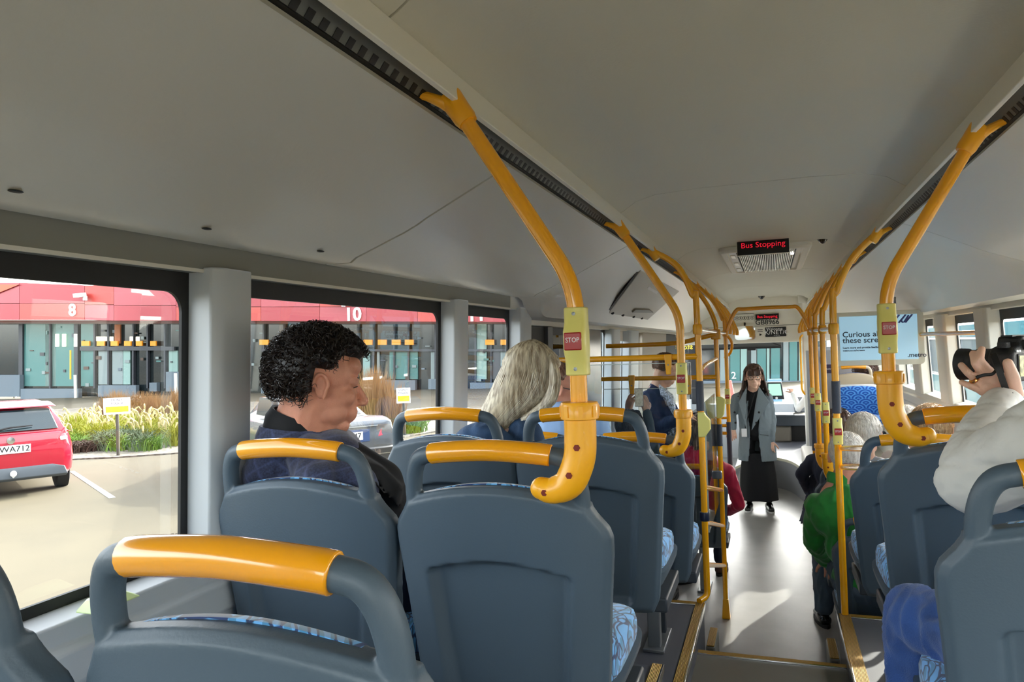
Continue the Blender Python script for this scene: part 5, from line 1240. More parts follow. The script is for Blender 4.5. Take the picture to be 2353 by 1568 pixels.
def strands(name, t, c, Rm, s, m, count, length, thick, seed=0, curl=0, rad=.0011, style='short', lift=.35, flow=(0, -.6, -1), zmin=-.75, msel=None, jitter=.5):
    R = random.Random(seed); mb = MB(); k = 0; tries = 0
    while k < count and tries < count * 20:
        tries += 1
        d = Vector((R.gauss(0, 1), R.gauss(0, 1), R.gauss(0, 1))).normalized()
        if d.z < zmin or hair_mask(d, style) < .6: continue
        k += 1; base = Vector((d.x * (CR_R.x + thick * .75), d.y * (CR_R.y + thick * .75), d.z * (CR_R.z + thick * .75))) + CR_C
        fl = Vector(flow) + Vector((R.gauss(0, jitter), R.gauss(0, jitter), R.gauss(0, jitter))); fl = (fl - d * fl.dot(d)).normalized()
        L = length * R.uniform(.6, 1.2)
        if curl:
            cr = curl * R.uniform(.6, 1.25); ph = R.uniform(0, 6.28); turns = R.uniform(.8, 1.6); ax = fl; e1 = d; e2 = ax.cross(e1); P = []
            N = 11
            for i in range(N):
                a = i / (N - 1); P.append(base + ax * (L * a) + e1 * (cr * (1 + math.cos(ph + turns * 6.28 * a)) + thick * .15) + e2 * (cr * math.sin(ph + turns * 6.28 * a)))
        else:
            P = [base + fl * (L * a) + d * (lift * L * a * (1 - a) * 1.6 + .002) - d * (L * a) ** 2 * 2.2 for a in (0, .33, .66, 1)]
        mb.tube([Vector(c) + Rm @ (p * s) for p in P], [rad * s * (1 - .7 * i / (len(P) - 1)) for i in range(len(P))], n=3 if not curl else 4, cap=False)
    o = mb.build(name, m, None, smooth=80); o.parent = t; return o
def hairmat(name, c1, c2, rough=.42, scale=160):
    m = mat(name, c1, rough, spec=.6); t_, b = nodes_of(m)
    tc = t_.nodes.new('ShaderNodeTexCoord'); n = t_.nodes.new('ShaderNodeTexNoise'); n.inputs['Scale'].default_value = scale; n.inputs['Detail'].default_value = 2
    mp = t_.nodes.new('ShaderNodeMapping'); mp.inputs['Scale'].default_value = (1, 1, .15); t_.links.new(tc.outputs['Object'], mp.inputs[0]); t_.links.new(mp.outputs[0], n.inputs['Vector'])
    r = t_.nodes.new('ShaderNodeValToRGB'); r.color_ramp.elements[0].position = .35; r.color_ramp.elements[0].color = (*lin(c1), 1); r.color_ramp.elements[1].position = .65; r.color_ramp.elements[1].color = (*lin(c2), 1)
    t_.links.new(n.outputs[0], r.inputs[0]); t_.links.new(r.outputs[0], b.inputs['Base Color'])
    bp = t_.nodes.new('ShaderNodeBump'); bp.inputs['Strength'].default_value = .5; bp.inputs['Distance'].default_value = .002; t_.links.new(n.outputs[0], bp.inputs['Height']); t_.links.new(bp.outputs[0], b.inputs['Normal'])
    return m
def finger(mb, a, d, n, L, r, curl, k=3):
    """a base, d direction, n the palm-side normal; bends towards n"""
    a = Vector(a); d = Vector(d).normalized(); n = Vector(n).normalized(); ax = d.cross(n).normalized(); seg = (.45, .31, .24)
    for i in range(3):
        q = Quaternion(ax, curl[i]); d = q @ d; b = a + d * (L * seg[i]); mb.cap(a, b, r * (1 - .1 * i), r * (1 - .1 * (i + 1)), n=10); a = b
    return a
def hand_mb(w, d, n, side, curl=(.35, .5, .35), s=1.0, spread=.10, thumb=.6, wr=.026):
    """w wrist, d towards the fingers, n palm normal, side +1 if the thumb lies on d x n side"""
    mb = MB(); w = Vector(w); d = Vector(d).normalized(); n = Vector(n); n = (n - d * n.dot(d)).normalized(); r = d.cross(n) * side
    kn = w + d * (.085 * s)
    for i, o in enumerate((-.030, -.010, .010, .030)):
        mb.cap(w + r * (o * .55 * s) + d * .01, kn + r * (o * s) - d * (abs(i - 1.3) * .004), .0135 * s, .0108 * s, n=10)
    for i, (o, L) in enumerate(((.031, .072), (.0105, .080), (-.0105, .074), (-.030, .058))):
        finger(mb, kn + r * (o * s) - d * (.004 * abs(i - 1)), d + r * (o / .03 * spread), n, L * s, .0090 * s - .0006 * (i == 3), [c * (1 + .12 * i) for c in curl])
    a = w + r * (.022 * s) + d * (.018 * s); td = (d * .55 + r * .75 + n * .35).normalized()
    b = a + td * .038 * s; mb.cap(a, b, .0145 * s, .0115 * s, n=10); td = (td + d * .45 + n * thumb * .4).normalized(); c2 = b + td * .030 * s; mb.cap(b, c2, .0108 * s, .0095 * s, n=10)
    td = (td + n * thumb * .5 - r * .2).normalized(); mb.cap(c2, c2 + td * .024 * s, .0095 * s, .0082 * s, n=10)
    mb.cap(w - d * .05, w + d * .02, wr * s, wr * .95 * s, n=12, flat=.75, up=tuple(r)); return mb
def seated(x, yb, zs, fl, w=1.0, yaw=0, hx=0, hy=0, hz=0):
    """joints of a seated adult; yb = seat back, zs = cushion top, fl = floor"""
    R = Matrix.Rotation(-yaw, 3, 'Z'); o = Vector((x, yb + .15, zs)); L = lambda a, b, c: o + R @ Vector((a * w, b, c))
    J = dict(pelvis=L(0, 0, .10), waist=L(0, .01, .24), chest=L(0, .02, .40), neck=L(0, .03, .545), head=L(hx, .06 + hy, .70 + hz))
    for q, n in ((-1, 'l'), (1, 'r')):
        J['sh' + n] = L(q * .175, .01, .49); J['el' + n] = L(q * .225, .06, .22); J['wr' + n] = L(q * .12, .28, .15)
        J['hip' + n] = L(q * .09, .03, .08); J['kn' + n] = L(q * .11, .42, .07); J['an' + n] = Vector((0, 0, 0)); a = L(q * .11, .44, 0); J['an' + n] = Vector((a.x, a.y, fl + .09))
        J['to' + n] = J['an' + n] + R @ Vector((q * .02, .15, -.05))
    return J
def puff(v):
    s_ = v.x * .35 + v.y * .3 + v.z * .9; return -.0055 * math.exp(-(math.sin(s_ * 34) ** 2) * 30) + .007 * noise.noise(v * 14) - .0045 * abs(noise.noise(v * 38))
def torso_mb(J, k=1.0, arms=True, belly=1.0, sleeve_end=1.0, shr=.058, upto=None, yaw=0):
    mb = MB(); R = Matrix.Rotation(-yaw, 3, 'Z')
    mb.ell(J['pelvis'], (.165 * k, .115 * k * belly, .12), R, 20, 14); mb.ell(J['waist'], (.150 * k, .108 * k * belly, .15), R, 20, 14); mb.ell(J['chest'], (.168 * k, .108 * k, .165), R, 20, 14)
    mb.ell((J['shl'] + J['shr']) / 2 + Vector((0, 0, -.03)), (.165 * k, .085 * k, .075), R, 20, 12)
    mb.cap(J['shl'] * .5 + J['neck'] * .5, J['neck'], .050, .054); mb.cap(J['shr'] * .5 + J['neck'] * .5, J['neck'], .050, .054)
    mb.cap(J['shl'], J['neck'] - Vector((0, 0, .01)), shr * .92, .045); mb.cap(J['shr'], J['neck'] - Vector((0, 0, .01)), shr * .92, .045)
    if arms:
        for q in 'lr':
            mb.cap(J['sh' + q], J['el' + q], shr * k, .045 * k); w_ = J['el' + q].lerp(J['wr' + q], sleeve_end); mb.cap(J['el' + q], w_, .044 * k, .036 * k)
    return mb
def legs_mb(J, k=1.0, end=.93):
    mb = MB(); mb.ell(J['pelvis'] - Vector((0, 0, .03)), (.165 * k, .12 * k, .10), None, 20, 12)
    for q in 'lr':
        mb.cap(J['hip' + q], J['kn' + q], .082 * k, .060 * k); mb.cap(J['kn' + q], J['kn' + q].lerp(J['an' + q], end), .060 * k, .046 * k)
    return mb
def shoes(t, J, m, sole=None):
    for q in 'lr':
        a, b = J['an' + q], J['to' + q]; d = (b - a); d.z = 0; d.normalize(); f = Vector((a.x, a.y, a.z - .09)) 
        mb = MB(); mb.cap(f - d * .03 + Vector((0, 0, .045)), f + d * .02 + Vector((0, 0, .055)), .04, .042); mb.cap(f + Vector((0, 0, .04)), f + d * .15 + Vector((0, 0, .034)), .041, .033)
        o = remesh(mb, .008, 2).build('shoe', m, None); o.parent = t
        sm = MB(); sd = Vector((-d.y, d.x, 0))
        rg = [f + d * (.058 + .135 * math.cos(a_)) + sd * (.043 * math.sin(a_)) for a_ in [2 * PI * i / 18 for i in range(18)]]
        sm.loft([rg, [p + Vector((0, 0, .022)) for p in rg]]); o2 = sm.build('sole', sole or M_BLACK, None); o2.parent = o
def person(label, J, top, bot, shoe, skin=SKIN, hair=None, hrot=(0, 0, 0), hs=1.0, k=1.0, topname='jacket', voxel=.010, hvox=.0055, belly=1.0, hands=True, legs=True, yaw=0, fold=.006, group=None,
           glasses=None, eyes=True, extra=None, extra_top=None, jaw=1.0, sole=None, face=True, neck_r=.056, hcurl=(.5, .6, .4), fseed=0, collar=None, sleeve_end=.97, female=False):
    """one skin body with its clothes and hair as children"""
    Rm = rotm(*[math.radians(a) for a in hrot]); c = J['head']
    hm = remesh(head_mb(c, Rm, hs, J['neck'] - Vector((0, 0, .03)), neck_r, jaw=jaw), hvox, 5)
    bd = torso_mb(J, k * .80, shr=.042, belly=belly, yaw=yaw)
    for e_ in (extra or []): hm.add(e_.v, e_.f)
    if legs:
        l = legs_mb(J, k * .68, 1.0); bd.add(l.v, l.f)
    if hands:
        for q, sd in (('l', 1), ('r', -1)):
            d = (J['wr' + q] - J['el' + q]).normalized(); n = J.get('pn' + q, Vector((0, 0, -1))); h = hand_mb(J['wr' + q] + d * .01, d, n, J.get('ts' + q, sd), hcurl, .95); hh = remesh(h, .0045, 2); hm.add(hh.v, hh.f)
    b2 = remesh(bd, .016, 3); hm.add(b2.v, b2.f)
    t = hm.build('person', skin, None, smooth=80); tag(t, label, 'person', group)
    tp = torso_mb(J, k, belly=belly, sleeve_end=sleeve_end, yaw=yaw)
    for e_ in (extra_top or []): tp.cap(*e_)
    tp = remesh(tp, voxel, 5, puff if topname == 'puffer_jacket' else folds(fold, 8, fseed)); o = tp.build(topname, top, None, smooth=80); o.parent = t
    if collar:
        cb = MB(); nk = J['neck']; cb.lathe([(.062, -.025), (.066, .012), (.060, .030), (.055, .028), (.055, -.025)], nk + Vector((0, 0, .018)), (J['head'] - J['neck']) + Vector((0, 0, .1)), 24); o = cb.build('collar', collar, None, smooth=60); o.parent = t
    if legs:
        lg = remesh(legs_mb(J, k), voxel, 4, folds(fold, 9, fseed + 3)); o = lg.build('trousers', bot, None, smooth=80); o.parent = t; shoes(t, J, shoe, sole)
    if face: face_parts(t, c, Rm, hs, hair or SKIN, eyes, glasses=glasses)
    return t, c, Rm
# cloth materials
def plaid():
    m = mat('navy_check_cloth', '2d3654', .85, sheen=.3); t_, b = nodes_of(m); L = t_.links
    tc = t_.nodes.new('ShaderNodeTexCoord'); mp = t_.nodes.new('ShaderNodeMapping'); mp.inputs['Rotation'].default_value = (.3, .5, .6); L.new(tc.outputs['Object'], mp.inputs[0])
    w1 = t_.nodes.new('ShaderNodeTexWave'); w1.bands_direction = 'X'; w1.inputs['Scale'].default_value = 9; w1.inputs['Distortion'].default_value = .4
    w2 = t_.nodes.new('ShaderNodeTexWave'); w2.bands_direction = 'Z'; w2.inputs['Scale'].default_value = 9; w2.inputs['Distortion'].default_value = .4
    n = t_.nodes.new('ShaderNodeTexNoise'); n.inputs['Scale'].default_value = 220; n.inputs['Detail'].default_value = 3
    for w in (w1, w2): L.new(mp.outputs[0], w.inputs['Vector'])
    L.new(mp.outputs[0], n.inputs['Vector'])
    mx = t_.nodes.new('ShaderNodeMath'); mx.operation = 'MAXIMUM'; L.new(w1.outputs[1], mx.inputs[0]); L.new(w2.outputs[1], mx.inputs[1])
    pw = t_.nodes.new('ShaderNodeMath'); pw.operation = 'POWER'; pw.inputs[1].default_value = 14; L.new(mx.outputs[0], pw.inputs[0])
    ad = t_.nodes.new('ShaderNodeMath'); ad.operation = 'MULTIPLY_ADD'; ad.inputs[1].default_value = .35; L.new(pw.outputs[0], ad.inputs[0]); L.new(n.outputs[0], ad.inputs[2])
    r = t_.nodes.new('ShaderNodeValToRGB'); r.color_ramp.elements[0].position = .3; r.color_ramp.elements[0].color = (*lin('1d2239'), 1); r.color_ramp.elements[1].position = .95; r.color_ramp.elements[1].color = (*lin('414b70'), 1)
    L.new(ad.outputs[0], r.inputs[0]); L.new(r.outputs[0], b.inputs['Base Color']); return m
PLAID = plaid(); DENIM = mat('denim_jacket', '24405f', .85, var=.35, vscale=14, bump=.3, bscale=300); JEANS = mat('blue_jeans', '2b4c88', .85, var=.22, vscale=16, bump=.3, bscale=350, sheen=.2)
NAVY = mat('navy_wool', '27335a', .85, var=.12, vscale=20); NAVYD = mat('navy_dark', '23293b', .85); GREYB = mat('grey_blazer', '7f8b91', .85, var=.06, vscale=160); BLKC = mat('black_cloth', '111216', .85)
WPUF = mat('white_puffer', 'd9d6cf', .6, var=.04, vscale=8, bump=.25, bscale=30, bdist=.01); MAG = mat('magenta_jacket', 'b5103f', .5, var=.1, vscale=10, sheen=.2); GREEN = mat('green_jumper', '1f7d2c', .85, var=.12, vscale=30, sheen=.2)
SHIRT = mat('pale_blue_shirt', '93b4de', .75); SHOEB = mat('black_leather', '0d0d0e', .25, coat=.3); BROWNL = mat('brown_leather', '4a2c22', .4)
H_DARK = hairmat('hair_dark', '0d0807', '1d130e', .45, 60); H_BLOND = hairmat('hair_blonde', '8f7d63', 'd9ceb4', .45, 90); H_GING = hairmat('hair_ginger_grey', '5b3a2a', '9a7560', .5, 120)
H_WHITE = hairmat('hair_white', 'c9c1b6', 'f0ebe3', .5, 120); H_BRN = hairmat('hair_brown', '2e1c15', '6b4a38', .42, 90); H_SAND = hairmat('hair_sandy', 'a67c4f', 'e6c89a', .5, 110); H_MIX = hairmat('hair_grey_brown', '4e3f38', 'a59484', .5, 90)
# --- the curly-haired man
c = PY(738, 884, 1.52)
J = seated(-.985, 1.36, 1.23, PU, yaw=math.radians(52)); J['head'] = c; 
J['neck'] = PY(682, 992, 1.50); J['chest'] = PY(760, 1130, 1.54); J['waist'] = PY(775, 1290, 1.62); J['shl'] = PY(700, 1060, 1.66); J['shr'] = PY(735, 1115, 1.40)
J['ell'] = PY(800, 1250, 1.80); J['elr'] = PY(850, 1240, 1.64); J['pelvis'] = Vector((-.975, 1.66, 1.32)); J['hipr'] = Vector((-.88, 1.60, 1.31)); J['hipl'] = Vector((-1.02, 1.68, 1.31))
t, c, Rm = person('person with dark curly hair in a navy check jacket, head bowed to the right', J, PLAID, NAVYD, SHOEB, skin=SKINR, hair=H_DARK, hrot=(52, 11, 0), hs=.97, k=1.02, voxel=.007, hvox=.0028, yaw=math.radians(52), jaw=1.12, neck_r=.066, fold=.004, belly=1.12, sleeve_end=.98, eyes=False, extra_top=[(PY(652, 985, 1.50), PY(700, 1050, 1.52), .052, .09), (PY(660, 1000, 1.48), PY(640, 1090, 1.48), .06, .085), (PY(705, 1045, 1.45), PY(800, 1125, 1.45), .050, .070)])
hair_cap('curly_hair', t, c, Rm, .97, H_DARK, .021, seed=2, noise_amp=.012, extra=lambda d: .010 * max(0, d.z) + .006 * max(0, -d.y))
strands('hair_curls', t, c, Rm, .97, mat('hair_curl_brown', '1c110c', .38), 1500, .026, .029, seed=3, curl=.0068, rad=.0014, flow=(0, .2, -.5), zmin=-.62, jitter=.9)
# dark shirt collar and lapel
cm = MB(); nk = J['neck']
cm.lathe([(.074, -.045), (.079, .0), (.072, .022), (.065, .020), (.066, -.045)], nk + Vector((.004, 0, .02)), (c - nk) + Vector((0, 0, .05)), 28); o = cm.build('shirt_collar', BLKC, None, smooth=60); o.parent = t
jc = MB(); jc.lathe([(.092, -.060), (.094, -.02), (.087, .004), (.080, .002), (.078, -.060)], nk + Vector((.0, 0, .005)), (c - nk) * .7 + Vector((-.02, 0, .12)), 28); o = jc.build('jacket_collar', PLAID, None, smooth=60); o.parent = t
lap = MB(); [lap.cap(PY(*p), PY(*q_), r1, r2) for p, q_, r1, r2 in (((690, 1000, 1.49), (785, 1042, 1.52), .040, .045), ((785, 1042, 1.52), (875, 1108, 1.56), .045, .055), ((875, 1108, 1.56), (890, 1220, 1.60), .055, .075))]; A = [PY(*p) for p in ((775, 1015, 1.46), (805, 1022, 1.50), (880, 1075, 1.50), (925, 1120, 1.52), (915, 1170, 1.50), (850, 1095, 1.44), (790, 1045, 1.42))]
lap.add([p for p in A] + [p + Vector((-.02, .05, -.005)) for p in A], [list(range(7)), list(range(7, 14))] + [(i, (i + 1) % 7, 7 + (i + 1) % 7, 7 + i) for i in range(7)])
o = remesh(lap, .006, 4).build('dark_shirt_front', BLKC, None, smooth=80); o.parent = t
# --- the blonde woman
def surf_hair(name, t, Lc, Rc, yc, depth, m, count, seed, rad=.0028, t0=0, taper=.5):
    """hair sweeping between two boundary curves (pixel guides turned into places at the person's distance)"""
    R = random.Random(seed); n = 14
    def cur(C): return bez([PY(u, v, yc) for u, v in C], n)
    a, b = cur(Lc), cur(Rc); k = min(len(a), len(b)); ra = lambda C, f: C[min(len(C) - 1, int(f * (len(C) - 1)))]
    def P(s_, f, side=1, off=0):
        p = ra(a, f).lerp(ra(b, f), s_); dp = depth * math.sin(PI * min(1, .12 + f * 1.2) if f < .5 else PI * .55) * math.sqrt(max(0, 1 - (2 * s_ - 1) ** 2)); return p + Vector((.25, -1, 0)).normalized() * (side * dp + off)
    shell = MB(); rings = []
    for i in range(17):
        f = i / 16; rings.append([P(.5 - .5 * math.cos(q), f, 1 if q < PI else -1) if True else 0 for q in [2 * PI * j / 28 for j in range(28)]])
    shell.loft(rings); o = shell.build(name, m, None, smooth=80); o.parent = t
    st = MB()
    for q in range(count):
        s_ = R.uniform(.01, .99); w_ = R.gauss(0, .02); e_ = R.uniform(.8, 1.04); pts = []
        for i in range(12):
            f = t0 + (1 - t0) * e_ * i / 11; pts.append(P(min(.995, max(.005, s_ + w_ * math.sin(f * 5 + q))), min(1, f), 1, .0015 + .004 * R.random() * f) + (Vector((-.004, 0, -.012)) * max(0, (f - .85)) * 8))
        st.tube(pts, [rad * (1 - taper * i / 11) for i in range(12)], n=4, cap=False)
    o = st.build(name + '_strands', m, None, smooth=80); o.parent = t
J = seated(-.93, 2.14, 1.23, PU); J['head'] = PY(1222, 868, 2.46); J['neck'] = PY(1180, 965, 2.44); J['shl'] = PY(1105, 1010, 2.5); J['shr'] = PY(1215, 1000, 2.36); J['chest'] = PY(1160, 1070, 2.43); J['elr'] = PY(1250, 1120, 2.42); J['ell'] = PY(1080, 1130, 2.52)
t, c, Rm = person('person with long straight blonde hair in a denim jacket, leaning right', J, DENIM, JEANS, SHOEB, hair=H_BLOND, hrot=(75, 25, 12), hs=.93, k=.92, voxel=.008, face=True, fold=.006)
hair_cap('hair_crown', t, c, Rm, .93, H_BLOND, .016, seed=4)
surf_hair('long_hair', t, [(1228, 781), (1185, 795), (1150, 850), (1122, 910), (1095, 960), (1055, 1008)], [(1228, 781), (1262, 800), (1284, 850), (1276, 900), (1240, 930), (1170, 1000)], 2.44, .10, H_BLOND, 520, 5)
surf_hair('hair_front_sweep', t, [(1262, 815), (1262, 850), (1258, 890), (1235, 930), (1190, 955)], [(1268, 815), (1287, 860), (1284, 905), (1268, 935), (1225, 950)], 2.40, .05, H_BLOND, 160, 6)
# --- the man with glasses beside her
J = seated(-.93, 3.05, 1.055, PL); J['head'] = PY(1278, 893, 3.25); J['neck'] = PY(1262, 965, 3.22); J['head'].z += 0
t, c, Rm = person('person with short ginger-grey hair, dark glasses and a pale blue shirt', J, SHIRT, NAVYD, SHOEB, skin=SKINR, hair=H_GING, hrot=(62, 12, 0), hs=1.0, glasses=mat('black_frame', '101010', .3), topname='shirt', fold=.004)
hair_cap('short_hair', t, c, Rm, 1, H_GING, .007, seed=6, noise_amp=.003); strands('hair_strands', t, c, Rm, 1, H_GING, 700, .018, .007, seed=7, rad=.0009, lift=.4)
# --- standing man in a navy blazer
def standing(x, y, h=1.75, yaw=0, fl=0):
    R = Matrix.Rotation(-yaw, 3, 'Z'); o = Vector((x, y, fl)); f = h / 1.75; L = lambda a, b, c_: o + R @ (Vector((a, b, c_)) * f)
    J = dict(pelvis=L(0, 0, .95), waist=L(0, 0, 1.10), chest=L(0, 0, 1.27), neck=L(0, -.01, 1.46), head=L(0, .02, 1.62))
    for q, n in ((-1, 'l'), (1, 'r')):
        J['sh' + n] = L(q * .175, 0, 1.39); J['el' + n] = L(q * .23, .0, 1.12); J['wr' + n] = L(q * .225, .06, .88); J['hip' + n] = L(q * .09, 0, .90); J['kn' + n] = L(q * .10, .01, .50); J['an' + n] = L(q * .11, -.02, .09); J['to' + n] = L(q * .13, .13, .03)
    return J
J = standing(-.86, 5.85, 1.80, math.radians(60)); J['head'] = PY(1530, 850, 5.8); J['neck'] = PY(1510, 888, 5.82); J['shl'] = PY(1508, 908, 5.98); J['shr'] = PY(1490, 918, 5.70); J['chest'] = PY(1520, 960, 5.82)
J['elr'] = PY(1505, 985, 5.62); J['wrr'] = PY(1556, 965, 5.60); J['ell'] = PY(1560, 995, 5.98); J['wrl'] = PY(1600, 960, 5.85); J['pnr'] = Vector((.3, .5, -.3)); 
t, c, Rm = person('standing person in a navy blazer and patterned shirt, bent over papers behind the rails', J, NAVY, NAVYD, SHOEB, skin=SKIN, hair=H_GING, hrot=(58, 28, 0), hs=1.04, k=1.25, fold=.006, yaw=math.radians(60))
hair_cap('short_hair', t, c, Rm, 1.04, H_BRN, .009, seed=8); strands('hair_strands', t, c, Rm, 1.04, H_GING, 500, .02, .009, seed=9, rad=.0012)
PATS = mat('patterned_shirt', 'c9d0e0', .8, var=.8, vscale=70, detail=1)
sb = MB().hexa([PY(1513, 885, 5.70), PY(1545, 915, 5.62), PY(1560, 1010, 5.66), PY(1538, 1010, 5.66), PY(1513, 880, 5.76), PY(1548, 908, 5.72), PY(1566, 1010, 5.76), PY(1545, 1010, 5.76)]); o = remesh(sb, .008, 3).build('patterned_shirt', PATS, None, smooth=80); o.parent = t
pp = MB().hexa([PY(1585, 985, 5.70), PY(1640, 920, 5.95), PY(1642, 924, 5.95), PY(1590, 992, 5.70), PY(1582, 983, 5.72), PY(1637, 918, 5.97), PY(1641, 922, 5.97), PY(1588, 990, 5.72)])
pv = [PY(1560, 1000, 5.62), PY(1640, 955, 5.95), PY(1628, 920, 6.05), PY(1560, 970, 5.80)]
o = MB().hexa(pv + [p + Vector((0, 0, .004)) for p in pv]).build('paper_sheets', M_WHITE, smooth=0); tag(o, 'white paper sheets held by the standing person in the navy blazer', 'papers')
# --- phone holder
J = seated(-.86, 4.78, .53, .0, w=.9); J['head'] = PY(1447, 985, 4.98); J['neck'] = PY(1447, 1045, 4.95); J['shl'] = J['neck'] + Vector((-.15, 0, -.05)); J['shr'] = J['neck'] + Vector((.17, 0, -.05)); J['chest'] = J['neck'] - Vector((0, 0, .15)); J['waist'] = J['chest'] - Vector((0, 0, .17))
J['wrl'] = PY(1443, 950, 5.15); J['ell'] = PY(1432, 1010, 5.18); J['wrr'] = PY(1486, 948, 5.14); J['elr'] = PY(1500, 1015, 5.08); J['pnl'] = Vector((.6, .6, .2)); J['pnr'] = Vector((-.6, .6, .2)); J['tsl'] = 1; J['tsr'] = -1
t, c, Rm = person('person with dark hair and sunglasses on the head, raising a phone with both hands', J, mat('dark_teal_sleeve', '2d3b42', .8), NAVYD, SHOEB, hair=H_DARK, hrot=(0, -5, 0), hs=1.0, k=.9, hcurl=(.3, .5, .4))
hair_cap('dark_hair', t, c, Rm, 1, H_DARK, .014, seed=11, extra=lambda d: .01 * max(0, -d.z)); strands('hair_strands', t, c, Rm, 1, H_DARK, 500, .05, .014, seed=12, rad=.0014, jitter=.2)
g = MB()
for q in (-1, 1): g.ell(c + Vector((q * .036, .07, .105)), (.028, .012, .018), Matrix.Rotation(-.6, 3, 'X'))
g.tube([c + Vector((-.07, .05, .10)), c + Vector((0, .08, .115)), c + Vector((.07, .05, .10))], .003)
g.tube([c + Vector((-.07, .05, .10)), c + Vector((-.095, -.03, .06))], .003); g.tube([c + Vector((.07, .05, .10)), c + Vector((.095, -.03, .06))], .003)
o = g.build('sunglasses', M_BLKGLOSS); tag(o, 'dark sunglasses pushed up on the hair of the phone holder', 'sunglasses')
a, b = PY(1458, 893, 5.12), PY(1479, 935, 5.12)
t = thing('smartphone', 'smartphone held upright, its screen showing the bus interior', 'phone', (a + b) / 2); w, h = (b.x - a.x) / 2, (a.z - b.z) / 2
MB().box((-w, -.004, -h), (w, .004, h)).build('body', M_LEG, t, bevel=.003)
MB().box((-w * .88, -.0052, -h * .93), (w * .88, -.0038, h * .93)).build('screen', mat('phone_picture', '8e8c80', .2, emit='9a9888', estr=.25, var=.5, vscale=60), t)
# --- woman in the grey blazer
J = standing(-.19, 8.5, 1.64, math.radians(178)); z = lambda v: PY(1730, v, 8.5).z
J['head'] = PY(1732, 868, 8.45); J['neck'] = PY(1729, 902, 8.5)
J['wrr'] = PY(1684, 985, 8.40); J['elr'] = PY(1682, 955, 8.48); J['shr'] = PY(1693, 915, 8.5); J['shl'] = PY(1763, 915, 8.5); J['ell'] = PY(1774, 965, 8.5); J['wrl'] = PY(1772, 1012, 8.44)
t, c, Rm = person('person standing in the aisle in a grey double-breasted blazer and long black trousers', J, BLKC, BLKC, SHOEB, hair=H_BRN, hrot=(176, 0, 0), hs=1.10, k=.92, voxel=.009, hvox=.005, glasses=mat('dark_frame', '2a1a18', .3), yaw=0, topname='black_top', sole=M_WHITE, hcurl=(.5, .6, .5), fold=.004)
bz = MB(); 
for q in 'lr': bz.cap(J['sh' + q], J['el' + q], .060, .048); bz.cap(J['el' + q], J['el' + q].lerp(J['wr' + q], .93), .049, .042)
def ring_e(cx_, cy_, z_, rx_, ry_, a0, a1, n=22): return [Vector((cx_ + rx_ * math.sin(math.radians(a0 + (a1 - a0) * i / (n - 1))), cy_ - ry_ * math.cos(math.radians(a0 + (a1 - a0) * i / (n - 1))), z_)) for i in range(n)]
cx0, cy0 = -.19, 8.5
secs = [(912, .115, .085, 10), (925, .175, .105, 12), (950, .185, .12, 12), (985, .178, .125, 8), (1015, .19, .135, 8), (1040, .20, .14, 10), (1058, .205, .145, 14)]
for sgn in (1, -1):
    outer = [ring_e(cx0, cy0, z(v), r1, r2, sgn * (g_ if sgn > 0 else g_ + 14), sgn * 182) for v, r1, r2, g_ in secs]; inner = [ring_e(cx0, cy0, z(v), r1 - .014, r2 - .014, sgn * (g_ if sgn > 0 else g_ + 14), sgn * 182) for v, r1, r2, g_ in secs]
    bz.loft([a_ + b_[::-1] for a_, b_ in zip(outer, inner)])
bz.cap(J['shr'], J['neck'], .056, .05); bz.cap(J['shl'], J['neck'], .056, .05)
o = remesh(bz, .0085, 3, folds(.005, 8, 2)).build('blazer', GREYB, None, smooth=80); o.parent = t
for sgn, u0, u1, u2 in ((-1, 1716, 1697, 1716), (1, 1744, 1768, 1727)):     # lapels
    L_ = [PY(u0, 888, 8.40), PY(u1, 925, 8.37), PY(u2, 990, 8.35), PY((u0 + u2) / 2, 930, 8.36)]
    o = MB().hexa(L_ + [p + Vector((0, .012, 0)) for p in L_]).build('lapel', GREYB, None, bevel=.003); o.parent = t
for u, v in ((1744, 948), (1738, 972), (1688, 948), (1690, 972)): o = MB().lathe([(.0001, 0), (.012, 0), (.012, .005), (.0001, .006)], PY(u, v, 8.345), (0, -1, 0), 12).build('button', M_BLACK); o.parent = t
o = MB().hexa([PY(1746, 998, 8.345), PY(1766, 1001, 8.36), PY(1766, 1003, 8.38), PY(1746, 1000, 8.37), PY(1746, 989, 8.345), PY(1766, 991, 8.36), PY(1766, 991, 8.38), PY(1746, 989, 8.37)]).build('pocket_flap', GREYB, None, bevel=.002); o.parent = t
sk = MB(); rings = []
for v, r1, r2 in ((1040, .155, .11), (1058, .17, .12), (1090, .19, .13), (1130, .20, .14), (1147, .205, .145)):
    rings.append([Vector((cx0 + .0 + r1 * math.cos(a_) * (1 - .0), cy0 + r2 * math.sin(a_) * (1 + .10 * math.cos(6 * a_)), z(v))) for a_ in [2 * PI * i / 36 for i in range(36)]])
sk.loft(rings); o = sk.build('wide_black_trousers', BLKC, None, smooth=80); o.parent = t
hair_cap('brown_hair', t, c, Rm, 1.10, H_BRN, .018, seed=14, extra=lambda d: .006)
fr = MB(); R = random.Random(4)
for i in range(420):       # shoulder-length hair at the sides and back
    a_ = R.uniform(72, 288); r_ = math.radians(a_); d = Vector((math.sin(r_), math.cos(r_), 0)); L = R.uniform(.20, .29)
    P = [Vector((d.x * .05, d.y * .05 - .01, .125)), Vector((d.x * .088, d.y * .10 - .01, .06)), Vector((d.x * .103, d.y * .11 - .01, -.02)), Vector((d.x * .118, d.y * .105 - .012, -.10)), Vector((d.x * .142 + R.gauss(0, .006), d.y * .10 - .015 + R.gauss(0, .006), .06 - L))]
    fr.tube([c + Rm @ (p * 1.10) for p in bez(P, 3)], [.0055] * 8 + [.0045, .004, .003, .002, .001], n=4, cap=False)
